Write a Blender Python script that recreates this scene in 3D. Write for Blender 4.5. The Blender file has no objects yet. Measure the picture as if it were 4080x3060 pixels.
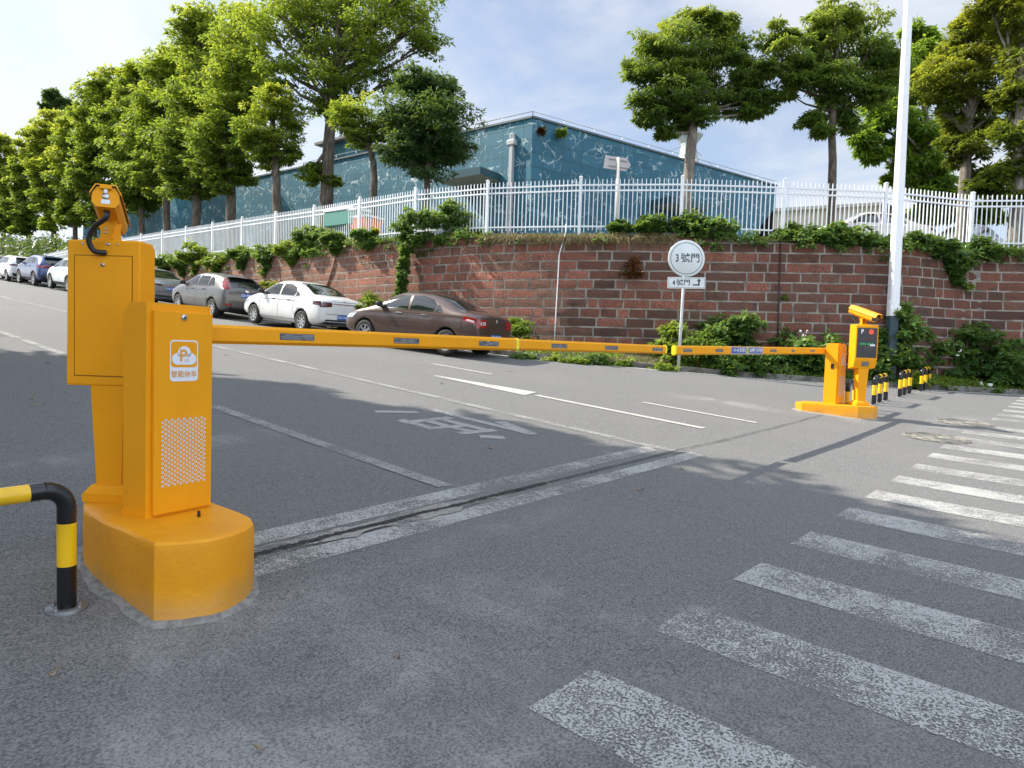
import bpy, bmesh, math, random
import numpy as np
from mathutils import Vector, Matrix, Euler
from mathutils.bvhtree import BVHTree
SC = bpy.context.scene
COL = SC.collection
R_ = math.radians

# ------------------------------------------------------------------ camera
FPX, CAMH, PIT, ROL, HED = 2675.9, 1.4096, R_(-2.824), R_(1.8173), R_(40.1047)
fw = Vector((math.cos(PIT)*math.cos(HED), math.cos(PIT)*math.sin(HED), math.sin(PIT)))
rt = fw.cross(Vector((0, 0, 1))).normalized(); up = rt.cross(fw)
cr, sr = math.cos(ROL), math.sin(ROL)
cR = rt*cr + up*sr; cU = up*cr - rt*sr
CP = Vector((0, 0, CAMH))
cam = bpy.data.cameras.new('camera'); camo = bpy.data.objects.new('camera', cam); COL.objects.link(camo)
cam.sensor_width = 36; cam.lens = FPX/4080*36; cam.clip_start = 0.05; cam.clip_end = 2000
M = Matrix.Identity(4)
for i in range(3):
    M[i][0] = cR[i]; M[i][1] = cU[i]; M[i][2] = -fw[i]; M[i][3] = CP[i]
camo.matrix_world = M
SC.camera = camo

# ------------------------------------------------------------------ light
SUNV = Vector((.42, -1, -1)).normalized()      # the way sunlight travels
sun = bpy.data.lights.new('sun', 'SUN'); sun.energy = 3.9; sun.angle = R_(.53); sun.color = (1, .93, .82)
suno = bpy.data.objects.new('sun', sun); COL.objects.link(suno)
suno.rotation_euler = SUNV.to_track_quat('-Z', 'Y').to_euler(); suno.location = (0, 0, 30)
W = bpy.data.worlds.new('World'); SC.world = W; W.use_nodes = True
wn = W.node_tree.nodes; wl = W.node_tree.links; wn.clear()
def wnode(t, **k):
    n = wn.new(t)
    for a, b in k.items(): setattr(n, a, b)
    return n
sky = wnode('ShaderNodeTexSky', sky_type='NISHITA', sun_disc=False, sun_elevation=R_(42.7), sun_rotation=R_(-22.8))
sky.air_density = 1.0; sky.dust_density = 1.2; sky.ozone_density = 1.0
tc = wnode('ShaderNodeTexCoord')
sep = wnode('ShaderNodeSeparateXYZ'); wl.new(tc.outputs['Generated'], sep.inputs[0])
za = wnode('ShaderNodeMath', operation='ADD'); za.inputs[1].default_value = .22; wl.new(sep.outputs[2], za.inputs[0])
zm = wnode('ShaderNodeMath', operation='MAXIMUM'); zm.inputs[1].default_value = .06; wl.new(za.outputs[0], zm.inputs[0])
vd = wnode('ShaderNodeVectorMath', operation='SCALE')
inv = wnode('ShaderNodeMath', operation='DIVIDE'); inv.inputs[0].default_value = 1; wl.new(zm.outputs[0], inv.inputs[1])
wl.new(tc.outputs['Generated'], vd.inputs[0]); wl.new(inv.outputs[0], vd.inputs['Scale'])
nz = wnode('ShaderNodeTexNoise'); nz.inputs['Scale'].default_value = 1.5; nz.inputs['Detail'].default_value = 9
nz.inputs['Roughness'].default_value = .58; nz.inputs['Distortion'].default_value = .5
wl.new(vd.outputs[0], nz.inputs['Vector'])
nz2 = wnode('ShaderNodeTexNoise'); nz2.inputs['Scale'].default_value = 9; nz2.inputs['Detail'].default_value = 5
mpv = wnode('ShaderNodeMapping'); mpv.inputs['Scale'].default_value = (1, .35, 1); mpv.inputs['Rotation'].default_value = (0, 0, .6)
wl.new(vd.outputs[0], mpv.inputs[0]); wl.new(mpv.outputs[0], nz2.inputs['Vector'])
# heavier cloud bank towards the left of the view (world +Y, a little -X)
dp = wnode('ShaderNodeVectorMath', operation='DOT_PRODUCT'); dp.inputs[1].default_value = (.25, .95, .15)
wl.new(tc.outputs['Generated'], dp.inputs[0])
bank = wnode('ShaderNodeMapRange'); bank.inputs[1].default_value = .80; bank.inputs[2].default_value = 1.0
bank.inputs[3].default_value = -.02; bank.inputs[4].default_value = .13
wl.new(dp.outputs['Value'], bank.inputs[0])
a1 = wnode('ShaderNodeMath', operation='ADD'); wl.new(nz.outputs[0], a1.inputs[0]); wl.new(bank.outputs[0], a1.inputs[1])
a2 = wnode('ShaderNodeMath', operation='MULTIPLY_ADD'); a2.inputs[1].default_value = .16; wl.new(nz2.outputs[0], a2.inputs[0]); wl.new(a1.outputs[0], a2.inputs[2])
crp = wnode('ShaderNodeMapRange'); crp.interpolation_type = 'SMOOTHSTEP'
crp.inputs[1].default_value = .40; crp.inputs[2].default_value = .76; crp.inputs[3].default_value = .22; crp.inputs[4].default_value = 1.0
wl.new(a2.outputs[0], crp.inputs[0])
mx = wnode('ShaderNodeMix', data_type='RGBA'); wl.new(crp.outputs[0], mx.inputs[0]); sdim = wnode('ShaderNodeMix', data_type='RGBA', blend_type='MULTIPLY'); sdim.inputs[0].default_value = 1; sdim.inputs[7].default_value = (.56, .56, .58, 1); wl.new(sky.outputs[0], sdim.inputs[6]); wl.new(sdim.outputs[2], mx.inputs[6])
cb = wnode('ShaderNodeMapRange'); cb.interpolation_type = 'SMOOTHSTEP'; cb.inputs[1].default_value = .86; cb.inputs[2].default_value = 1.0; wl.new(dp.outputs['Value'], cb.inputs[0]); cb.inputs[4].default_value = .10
bh = wnode('ShaderNodeVectorMath', operation='DOT_PRODUCT'); bh.inputs[1].default_value = (-.55, -.45, .70); wl.new(tc.outputs['Generated'], bh.inputs[0])  # unseen bright cloud behind the camera, added for fill light
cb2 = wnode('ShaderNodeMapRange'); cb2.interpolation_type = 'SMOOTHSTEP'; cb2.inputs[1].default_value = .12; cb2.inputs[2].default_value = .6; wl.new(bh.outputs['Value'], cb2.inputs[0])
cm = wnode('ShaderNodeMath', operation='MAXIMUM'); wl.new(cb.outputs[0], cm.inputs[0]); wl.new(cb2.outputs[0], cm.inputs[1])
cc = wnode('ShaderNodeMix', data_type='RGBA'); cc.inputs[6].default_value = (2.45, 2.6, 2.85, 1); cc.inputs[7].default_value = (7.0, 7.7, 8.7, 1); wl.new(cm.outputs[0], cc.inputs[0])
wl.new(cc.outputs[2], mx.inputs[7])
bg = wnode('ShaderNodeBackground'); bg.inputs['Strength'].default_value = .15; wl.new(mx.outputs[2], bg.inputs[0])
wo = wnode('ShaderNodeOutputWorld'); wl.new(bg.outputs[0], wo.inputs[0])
SC.view_settings.view_transform = 'Standard'; SC.view_settings.look = 'None'
SC.view_settings.exposure = 1.17; SC.view_settings.gamma = 1
SC.cycles.max_bounces = 8; SC.cycles.transparent_max_bounces = 16

# ------------------------------------------------------------------ ground height
def gz(x, y):
    x = min(max(x, -6), 25); y = min(max(y, -9), 78)
    t = (y-2.1463)/.8; sp = .8*(math.log1p(math.exp(t)) if t < 30 else t)
    t = x-9; sq = math.log1p(math.exp(t)) if t < 30 else t
    z = .0314*y + (.0913-.0314)*sp + .0185*x + (.0361-.0185)*sq
    if y > 50: z -= (y-50)**2*.0012
    return z
def pix(px, py, D):
    d = fw + cR*((px-2040)/FPX) - cU*((py-1530)/FPX)
    return CP + d*D

# ------------------------------------------------------------------ helpers
def tag(o, label=None, cat=None, group=None, kind=None):
    if label: o['label'] = label
    if cat: o['category'] = cat
    if group: o['group'] = group
    if kind: o['kind'] = kind
    return o
def empty(name, loc=(0, 0, 0), rz=0, label=None, cat=None, group=None):
    o = bpy.data.objects.new(name, None); COL.objects.link(o); o.location = loc; o.rotation_euler = (0, 0, rz)
    o.empty_display_size = .2
    return tag(o, label, cat, group)
def link(name, me, parent=None, mats=None, smooth=False):
    o = bpy.data.objects.new(name, me); COL.objects.link(o)
    if mats:
        for m in (mats if isinstance(mats, (list, tuple)) else [mats]): me.materials.append(m)
    if parent: o.parent = parent
    if smooth: me.polygons.foreach_set('use_smooth', [True]*len(me.polygons))
    return o
def copy_tree(o, parent=None):
    c = o.copy(); COL.objects.link(c); c.parent = parent
    for ch in list(o.children): copy_tree(ch, c)
    return c
class MB:
    def __init__(s): s.v = []; s.f = []; s.m = []; s.sm = []
    def add(s, vs, fs, mi=0, sm=False):
        b = len(s.v); s.v += [tuple(v) for v in vs]
        for f in fs: s.f.append(tuple(b+i for i in f)); s.m.append(mi); s.sm.append(sm)
        return s
    def box(s, c, size, mi=0, M=None, bev=0):
        x, y, z = [a/2 for a in size]; c = Vector(c)
        if bev > 0:
            bm = bmesh.new(); bmesh.ops.create_cube(bm, size=1)
            for v in bm.verts: v.co = Vector((v.co.x*size[0], v.co.y*size[1], v.co.z*size[2]))
            bmesh.ops.bevel(bm, geom=list(bm.edges), offset=bev, segments=2, affect='EDGES', profile=.5)
            bm.verts.index_update()
            vs = [v.co.copy() for v in bm.verts]; fs = [[v.index for v in f.verts] for f in bm.faces]; bm.free()
        else:
            vs = [Vector((sx*x, sy*y, sz*z)) for sz in (-1, 1) for sx, sy in ((-1, -1), (1, -1), (1, 1), (-1, 1))]
            fs = [(3, 2, 1, 0), (4, 5, 6, 7), (0, 1, 5, 4), (1, 2, 6, 5), (2, 3, 7, 6), (3, 0, 4, 7)]
        vs = [(M @ v if M else v)+c for v in vs]
        return s.add(vs, fs, mi)
    def prism(s, poly, z0, z1, mi=0, M=None, top=None):
        """poly in xy, extruded z0..z1; top: scaled/alternate polygon for the top"""
        n = len(poly); tp = top or poly
        vs = [Vector((p[0], p[1], z0)) for p in poly]+[Vector((p[0], p[1], z1)) for p in tp]
        if M: vs = [M @ v for v in vs]
        fs = [tuple(range(n-1, -1, -1)), tuple(range(n, 2*n))]+[(i, (i+1) % n, n+(i+1) % n, n+i) for i in range(n)]
        return s.add(vs, fs, mi)
    def tube(s, pts, r, n=8, mi=0, sm=True, cap=True):
        pts = [Vector(p) for p in pts]; rs = r if isinstance(r, (list, tuple)) else [r]*len(pts)
        rings = []; pu = None
        for i, p in enumerate(pts):
            d = (pts[min(i+1, len(pts)-1)]-pts[max(i-1, 0)]).normalized()
            if pu is None: pu = d.orthogonal().normalized()
            u = (pu-d*pu.dot(d))
            u = u.normalized() if u.length > 1e-6 else d.orthogonal().normalized()
            pu = u; w = d.cross(u)
            rings += [p+(u*math.cos(6.28318*k/n)+w*math.sin(6.28318*k/n))*rs[i] for k in range(n)]
        m = len(pts)
        fs = [(i*n+k, i*n+(k+1) % n, (i+1)*n+(k+1) % n, (i+1)*n+k) for i in range(m-1) for k in range(n)]
        if cap: fs += [tuple(range(n-1, -1, -1)), tuple(range((m-1)*n, m*n))]
        return s.add(rings, fs, mi, sm)
    def lathe(s, prof, n=24, mi=0, M=None, sm=True):
        """prof: (r,z) list around local z"""
        vs = [Vector((r*math.cos(6.28318*k/n), r*math.sin(6.28318*k/n), z)) for r, z in prof for k in range(n)]
        if M: vs = [M @ v for v in vs]
        m = len(prof)
        fs = [(i*n+k, i*n+(k+1) % n, (i+1)*n+(k+1) % n, (i+1)*n+k) for i in range(m-1) for k in range(n)]
        return s.add(vs, fs, mi, sm)
    def disc(s, c, r, nrm, n=20, mi=0, r0=0):
        nrm = Vector(nrm).normalized(); u = nrm.orthogonal().normalized(); w = nrm.cross(u); c = Vector(c)
        o = [c+(u*math.cos(6.28318*k/n)+w*math.sin(6.28318*k/n))*r for k in range(n)]
        if r0:
            o += [c+(u*math.cos(6.28318*k/n)+w*math.sin(6.28318*k/n))*r0 for k in range(n)]
            return s.add(o, [(k, (k+1) % n, n+(k+1) % n, n+k) for k in range(n)], mi)
        return s.add(o, [tuple(range(n))], mi)
    def build(s, name, mats, parent=None):
        me = bpy.data.meshes.new(name); me.from_pydata(s.v, [], s.f)
        for m in (mats if isinstance(mats, (list, tuple)) else [mats]): me.materials.append(m)
        me.polygons.foreach_set('material_index', s.m); me.polygons.foreach_set('use_smooth', s.sm); me.update()
        return link(name, me, parent)
def text_mesh(name, body, size, mat, parent, M, align='CENTER', off=0, wide=1):
    c = bpy.data.curves.new('txt', 'FONT'); c.body = body; c.size = size; c.align_x = align; c.align_y = 'CENTER'; c.offset = off
    o = bpy.data.objects.new('txt', c); COL.objects.link(o); bpy.context.view_layer.update()
    me = bpy.data.meshes.new_from_object(o); bpy.data.objects.remove(o)
    me.transform(Matrix.Scale(wide, 4, (1, 0, 0))); me.transform(M); me.materials.clear(); me.name = name
    return link(name, me, parent, mat)
def frame(origin, xdir, zdir):
    """matrix with local x=xdir, local y=zdir(up on the sign), local z=outward normal (x cross y)"""
    x = Vector(xdir).normalized(); y = Vector(zdir).normalized(); z = x.cross(y)
    m = Matrix.Identity(4)
    for i in range(3): m[i][0] = x[i]; m[i][1] = y[i]; m[i][2] = z[i]; m[i][3] = origin[i]
    return m

# ------------------------------------------------------------------ materials
class Mat:
    def __init__(s, name):
        s.m = bpy.data.materials.new(name); s.m.use_nodes = True; s.n = s.m.node_tree.nodes; s.l = s.m.node_tree.links
        s.b = s.n['Principled BSDF']; s.out = s.n['Material Output']
    def node(s, t, **k):
        n = s.n.new(t)
        for a, b in k.items():
            if a.startswith('i_'): n.inputs[a[2:].replace('_', ' ')].default_value = b
            else: setattr(n, a, b)
        return n
    def noise(s, scale, detail=4, rough=.55, vec=None, dist=0):
        n = s.node('ShaderNodeTexNoise'); n.inputs['Scale'].default_value = scale; n.inputs['Detail'].default_value = detail
        n.inputs['Roughness'].default_value = rough; n.inputs['Distortion'].default_value = dist
        s.l.new(vec or s.obj(), n.inputs['Vector']); return n.outputs[0]
    def obj(s):
        if not hasattr(s, '_o'): s._o = s.node('ShaderNodeTexCoord').outputs['Object']
        return s._o
    def map(s, scale=(1, 1, 1), rot=(0, 0, 0), loc=(0, 0, 0), vec=None):
        n = s.node('ShaderNodeMapping'); n.inputs['Scale'].default_value = scale; n.inputs['Rotation'].default_value = rot
        n.inputs['Location'].default_value = loc; s.l.new(vec or s.obj(), n.inputs[0]); return n.outputs[0]
    def rng(s, x, a, b, c=0., d=1., smooth=True):
        n = s.node('ShaderNodeMapRange'); n.interpolation_type = 'SMOOTHSTEP' if smooth else 'LINEAR'
        for i, v in enumerate((a, b, c, d)): n.inputs[i+1].default_value = v
        s.l.new(x, n.inputs[0]); return n.outputs[0]
    def math(s, op, a, b=None, c=None):
        n = s.node('ShaderNodeMath', operation=op)
        for i, v in enumerate((a, b, c)):
            if v is None: continue
            if isinstance(v, (int, float)): n.inputs[i].default_value = v
            else: s.l.new(v, n.inputs[i])
        return n.outputs[0]
    def mix(s, f, a, b, typ='MIX'):
        n = s.node('ShaderNodeMix', data_type='RGBA'); n.blend_type = typ
        for sock, v in ((n.inputs[0], f), (n.inputs[6], a), (n.inputs[7], b)):
            if isinstance(v, (int, float)): sock.default_value = v
            elif isinstance(v, tuple): sock.default_value = v if len(v) == 4 else (*v, 1)
            else: s.l.new(v, sock)
        return n.outputs[2]
    def col(s, c):
        if isinstance(c, tuple): s.b.inputs['Base Color'].default_value = (*c, 1) if len(c) == 3 else c
        else: s.l.new(c, s.b.inputs['Base Color'])
    def set(s, **k):
        for a, v in k.items():
            sock = s.b.inputs[a.replace('_', ' ')]
            if isinstance(v, (int, float, tuple)): sock.default_value = v
            else: s.l.new(v, sock)
        return s
    def bump(s, h, strength=.3, dist=.01):
        n = s.node('ShaderNodeBump'); n.inputs['Strength'].default_value = strength; n.inputs['Distance'].default_value = dist
        s.l.new(h, n.inputs['Height']); s.l.new(n.outputs[0], s.b.inputs['Normal'])
def simple(name, c, rough=.5, metal=0, coat=0, var=.0, vscale=6, bump=0):
    m = Mat(name)
    if var:
        f = m.noise(vscale, 5)
        m.col(m.mix(m.rng(f, .3, .7), tuple(x*(1-var) for x in c), tuple(min(1, x*(1+var)) for x in c)))
    else: m.col(c)
    m.set(Roughness=rough, Metallic=metal)
    if coat: m.set(Coat_Weight=coat, Coat_Roughness=.05)
    if bump: m.bump(m.noise(vscale*12, 3), bump, .003)
    return m.m

# asphalt: grey aggregate, dusty smears near the new bases and manholes
def asphalt_color(m):
    fine = m.noise(95, 3, .7); mid = m.noise(28, 4, .7); big = m.noise(.55, 4, .6)
    c = m.mix(m.rng(fine, .36, .66), (.066, .068, .070), (.228, .225, .218))
    c = m.mix(m.rng(mid, .45, .75, 0, .45), c, (.25, .243, .23))
    c = m.mix(m.rng(big, .38, .68, 0, .35), c, (.175, .172, .165))
    # pale grit chips
    vo = m.node('ShaderNodeTexVoronoi', feature='F1'); vo.inputs['Scale'].default_value = 42; m.l.new(m.obj(), vo.inputs['Vector'])
    chip = m.rng(vo.outputs['Distance'], .10, .18, 1, 0)
    rnd = m.node('ShaderNodeSeparateColor'); m.l.new(vo.outputs['Color'], rnd.inputs[0])
    chip = m.math('MULTIPLY', chip, m.rng(rnd.outputs[0], .70, .78))
    c = m.mix(m.math('MULTIPLY', chip, .55), c, (.34, .32, .29))
    # cement dust: patches around given spots, broken up with noise
    dust = None
    sp = m.node('ShaderNodeSeparateXYZ'); m.l.new(m.obj(), sp.inputs[0])
    nb = m.noise(1.7, 6, .65, dist=.6)
    streak = m.noise(3.0, 6, .7, vec=m.map((1, .35, 1), (0, 0, .5)), dist=.4)
    for (x, y, rx, ry, ang, amt) in ((1.45, 2.75, .75, .55, .1, .9), (2.7, 1.9, 1.1, .55, -.9, .8), (1.2, 1.5, 1.7, 1.3, .2, 1.0), (2.2, .6, 1.5, .6, .3, .7), (1.3, 3.6, .6, 1.2, 0, .6),
                                     (2.6, 6.1, 1.6, .35, .1, .95), (13.6, 1.6, 1.9, .55, -.1, .75), (11.6, 1.0, 1.8, .4, .1, .6),
                                     (11.9, 4.8, .45, 1.6, .1, .8), (12.5, 2.7, .7, .5, 0, .8), (3.2, 2.9, 2.0, .2, .02, .6), (15.5, 2.2, 1.2, .35, .3, .5)):
        cx = m.math('SUBTRACT', sp.outputs[0], x); cy = m.math('SUBTRACT', sp.outputs[1], y)
        ca, sa = math.cos(ang), math.sin(ang)
        u = m.math('ADD', m.math('MULTIPLY', cx, ca/rx), m.math('MULTIPLY', cy, sa/rx))
        v = m.math('ADD', m.math('MULTIPLY', cx, -sa/ry), m.math('MULTIPLY', cy, ca/ry))
        r2 = m.math('ADD', m.math('MULTIPLY', u, u), m.math('MULTIPLY', v, v))
        k = m.rng(r2, 0, 1.3, amt, 0)
        dust = k if dust is None else m.math('MAXIMUM', dust, k)
    dn = m.math('ADD', m.math('MULTIPLY', nb, .6), m.math('MULTIPLY', streak, .5))
    dm = m.rng(m.math('MULTIPLY', dust, m.rng(dn, .34, .80)), .05, .95)
    dm2 = m.math('MULTIPLY', dm, m.rng(fine, .3, .62, .15, 1))
    c = m.mix(m.math('MULTIPLY', dm2, .85), c, (.35, .345, .33))
    return c, fine, mid
A = Mat('asphalt'); c_, f_, m_ = asphalt_color(A)
# long tyre polish bands along the lanes
A.col(c_); A.set(Roughness=.86, Specular_IOR_Level=.35)
A.bump(A.math('ADD', f_, A.math('MULTIPLY', m_, .8)), .75, .008)
M_ASPH = A.m
def paint_mat(name, c, wear_lo, wear_hi, bigamt=.25):
    m = Mat(name)
    f = m.noise(88, 3, .75); b = m.noise(1.6, 4, .6); g = m.noise(17, 3, .6)
    w = m.math('ADD', m.math('ADD', f, m.math('MULTIPLY', m.math('SUBTRACT', b, .5), bigamt*2)), m.math('MULTIPLY', m.math('SUBTRACT', g, .5), .25))
    k = m.rng(w, wear_lo, wear_hi)
    m.col(m.mix(m.rng(b, .3, .7), c, tuple(x*.82 for x in c))); m.set(Roughness=.7)
    tr = m.node('ShaderNodeBsdfTransparent'); ms = m.node('ShaderNodeMixShader')
    m.l.new(k, ms.inputs[0]); m.l.new(tr.outputs[0], ms.inputs[1]); m.l.new(m.b.outputs[0], ms.inputs[2]); m.l.new(ms.outputs[0], m.out.inputs[0])
    m.bump(f, .5, .004)
    return m.m
M_PAINTW = paint_mat('worn_white_paint', (.46, .455, .43), .43, .55, .28)
M_PAINTO = paint_mat('old_faded_paint', (.36, .355, .34), .40, .58, .3)
M_PAINTN = paint_mat('fresh_white_paint', (.50, .49, .45), .34, .46, .25)
M_CRACK = Mat('black_groove'); M_CRACK.col(M_CRACK.mix(M_CRACK.rng(M_CRACK.noise(70, 3), .4, .7), (.012, .012, .013), (.06, .058, .055))); M_CRACK.set(Roughness=.9); M_CRACK.bump(M_CRACK.noise(60, 3), 1, .02); M_CRACK = M_CRACK.m
M_CEMENT = paint_mat('cement_smear', (.36, .345, .31), .40, .60, .5)

def yellow(name, c, rough=.45, spec=.4):
    m = Mat(name); n1 = m.noise(3.5, 5); n2 = m.noise(320, 2)
    m.col(m.mix(m.rng(n1, .35, .7), c, (c[0]*.93, c[1]*.93, c[2]*.9)))
    m.set(Roughness=rough, Specular_IOR_Level=spec); m.bump(n2, .12, .001)
    return m.m
M_YEL = yellow('yellow_powder_coat', (.84, .345, .006), .5, .2)
M_YELBASE = Mat('yellow_painted_concrete')
n1 = M_YELBASE.noise(5, 6); n2 = M_YELBASE.noise(1.2, 3)
spz = M_YELBASE.node('ShaderNodeSeparateXYZ'); M_YELBASE.l.new(M_YELBASE.obj(), spz.inputs[0])
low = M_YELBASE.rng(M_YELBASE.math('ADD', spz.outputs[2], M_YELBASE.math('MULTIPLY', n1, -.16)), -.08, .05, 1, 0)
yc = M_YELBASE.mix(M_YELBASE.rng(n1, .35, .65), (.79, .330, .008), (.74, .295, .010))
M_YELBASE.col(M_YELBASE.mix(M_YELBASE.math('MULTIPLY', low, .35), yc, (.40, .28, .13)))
M_YELBASE.set(Roughness=.42, Specular_IOR_Level=.3); M_YELBASE.bump(M_YELBASE.math('ADD', n1, M_YELBASE.noise(40, 4)), .22, .012); M_YELBASE = M_YELBASE.m
M_BLACK = simple('black_plastic', (.012, .012, .013), .4)
M_BLACKP = simple('black_pipe_paint', (.010, .010, .011), .22, var=.3)
M_YELP = simple('yellow_pipe_paint', (.80, .47, .010), .25, var=.1)
M_STEEL = simple('zinc_steel', (.55, .55, .56), .35, .9, var=.1)
M_WHITE = simple('white_paint', (.78, .79, .80), .4, var=.03)
M_STICK = simple('white_sticker', (.72, .75, .80), .45)
M_PRINT = simple('orange_print', (.72, .33, .06), .5)
M_SLOTG = Mat('slot_mirror'); sv = M_SLOTG.map((3, 3, 90)); ns = M_SLOTG.noise(6, 4, vec=sv)
M_SLOTG.col(M_SLOTG.mix(M_SLOTG.rng(ns, .42, .6), (.012, .014, .014), (.30, .31, .32))); M_SLOTG.set(Roughness=.5); M_SLOTG = M_SLOTG.m
M_BLUE = simple('blue_sticker', (.035, .08, .30), .4)
M_BANDY = simple('lemon_plastic', (.85, .72, .02), .4)

def emit(name, c, s):
    m = Mat(name); m.col((0, 0, 0)); m.set(Emission_Color=(*c, 1), Emission_Strength=s); return m.m
M_LEDR = emit('red_led', (1, .05, .03), 1.1); M_LEDG = emit('green_led', (.05, .8, .25), .35); M_LEDD = emit('dim_red_led', (.8, .06, .03), .12)

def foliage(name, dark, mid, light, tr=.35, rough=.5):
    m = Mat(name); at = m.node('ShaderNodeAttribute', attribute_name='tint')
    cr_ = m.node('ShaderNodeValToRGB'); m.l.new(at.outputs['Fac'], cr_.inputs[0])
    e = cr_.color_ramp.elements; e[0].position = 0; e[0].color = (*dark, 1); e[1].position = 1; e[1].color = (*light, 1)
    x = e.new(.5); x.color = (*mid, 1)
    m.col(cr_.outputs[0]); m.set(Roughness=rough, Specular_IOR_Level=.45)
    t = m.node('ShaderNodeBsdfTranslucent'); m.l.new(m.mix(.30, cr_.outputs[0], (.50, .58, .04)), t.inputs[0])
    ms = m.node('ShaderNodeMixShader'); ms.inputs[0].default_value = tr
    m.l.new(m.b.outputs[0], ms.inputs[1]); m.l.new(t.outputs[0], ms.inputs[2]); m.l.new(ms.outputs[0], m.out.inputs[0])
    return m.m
F_CAMPHOR = foliage('camphor_leaves', (.055, .12, .022), (.18, .265, .032), (.46, .47, .045), .64)
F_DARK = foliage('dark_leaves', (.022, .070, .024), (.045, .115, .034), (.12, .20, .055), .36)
F_RIGHT = foliage('broad_leaves', (.042, .105, .024), (.115, .205, .038), (.40, .41, .045), .56)
F_LIME = foliage('lime_leaves', (.08, .18, .02), (.17, .30, .03), (.32, .42, .05), .6)
F_OLIVE = foliage('olive_leaves', (.055, .095, .015), (.165, .20, .024), (.42, .39, .03), .55)
F_SHRUB = foliage('shrub_leaves', (.040, .105, .025), (.085, .185, .040), (.20, .30, .075), .4)
F_WEED = foliage('weed_leaves', (.065, .14, .020), (.14, .24, .030), (.27, .34, .050), .45)
F_GRASS = foliage('grass_blades', (.06, .10, .012), (.15, .18, .025), (.30, .30, .06), .3)
F_DRY = foliage('dry_grass', (.12, .085, .035), (.24, .18, .08), (.38, .31, .14), .2)
F_RED = foliage('dry_fern', (.06, .02, .01), (.16, .05, .02), (.30, .10, .04), .2)
B = Mat('bark'); B.col(B.mix(B.rng(B.noise(9, 6, vec=B.map((1, 1, .25))), .35, .7), (.055, .042, .030), (.15, .125, .095))); B.set(Roughness=.95); B.bump(B.noise(14, 5, vec=B.map((1, 1, .3))), .8, .03); M_BARK = B.m
B = Mat('pale_bark'); B.col(B.mix(B.rng(B.noise(7, 6, vec=B.map((1, 1, .4))), .35, .7), (.13, .11, .09), (.27, .24, .20))); B.set(Roughness=.95); B.bump(B.noise(14, 5, vec=B.map((1, 1, .3))), .6, .02); M_BARKP = B.m
exec_order = True
# ------------------------------------------------------------------ ground, road
def grid_mesh(name, xs, ys, zf, mat, label=None):
    vs = [(x, y, zf(x, y)) for y in ys for x in xs]; n = len(xs)
    fs = [(j*n+i, j*n+i+1, (j+1)*n+i+1, (j+1)*n+i) for j in range(len(ys)-1) for i in range(n-1)]
    me = bpy.data.meshes.new(name); me.from_pydata(vs, [], fs); o = link(name, me, None, mat, True); tag(o, kind='structure'); return o
def lin(a, b, st): n = max(1, round((b-a)/st)); return [a+(b-a)*i/n for i in range(n+1)]
S = Mat('soil'); S.col(S.mix(S.rng(S.noise(5, 6), .35, .7), (.09, .07, .045), (.20, .17, .115))); S.set(Roughness=1); S.bump(S.noise(20, 6), .9, .05); M_SOIL = S.m
grid_mesh('ground', lin(-300, 300, 10), lin(-120, 400, 10), lambda x, y: gz(x, y)-.35, M_SOIL)
grid_mesh('road', lin(-14, -1, 1)+lin(-.6, 24, .3)+[26, 30, 40, 60], [-40, -20]+lin(-9, 0, .5)+lin(.25, 8, .25)+lin(9, 80, 1), gz, M_ASPH)

def strip(name, L, Rr, mat, dz=.004, step=.12, across=1, kind='structure'):
    """sheet between two polylines (lists of xy), hugging the road"""
    def res(P):
        out = []
        for a, b in zip(P[:-1], P[1:]):
            n = max(1, int(max(math.dist(a, b), 0)/step))
            out += [(a[0]+(b[0]-a[0])*i/n, a[1]+(b[1]-a[1])*i/n) for i in range(n)]
        return out+[P[-1]]
    l = res(L); n = len(l)
    tot = sum(math.dist(a, b) for a, b in zip(Rr[:-1], Rr[1:])); r = []
    for k in range(n):
        t = k/(n-1)*tot
        for a, b in zip(Rr[:-1], Rr[1:]):
            d = math.dist(a, b)
            if t <= d+1e-9 or (a, b) == (Rr[-2], Rr[-1]): u = min(1, t/d if d else 0); r.append((a[0]+(b[0]-a[0])*u, a[1]+(b[1]-a[1])*u)); break
            t -= d
    vs = []; m = across+1
    for p, q in zip(l, r):
        for j in range(m):
            x = p[0]+(q[0]-p[0])*j/across; y = p[1]+(q[1]-p[1])*j/across; vs.append((x, y, gz(x, y)+dz))
    fs = [(i*m+j, i*m+j+1, (i+1)*m+j+1, (i+1)*m+j) for i in range(n-1) for j in range(across)]
    return vs, fs
def marking(name, quads, mat, dz=.004):
    V = []; Fc = []
    for q in quads:
        L, Rr = q
        ac = max(1, round(math.dist(L[0], Rr[0])/.2))
        vs, fs = strip(name, L, Rr, mat, dz, across=ac); b = len(V); V += vs; Fc += [tuple(b+i for i in f) for f in fs]
    me = bpy.data.meshes.new(name); me.from_pydata(V, [], Fc); o = link(name, me, None, mat); tag(o, kind='structure')
    bm = bmesh.new(); bm.from_mesh(me); bmesh.ops.recalc_face_normals(bm, faces=bm.faces)
    for f in bm.faces:
        if f.normal.z < 0: f.normal_flip()
    bm.to_mesh(me); bm.free(); return o
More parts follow.
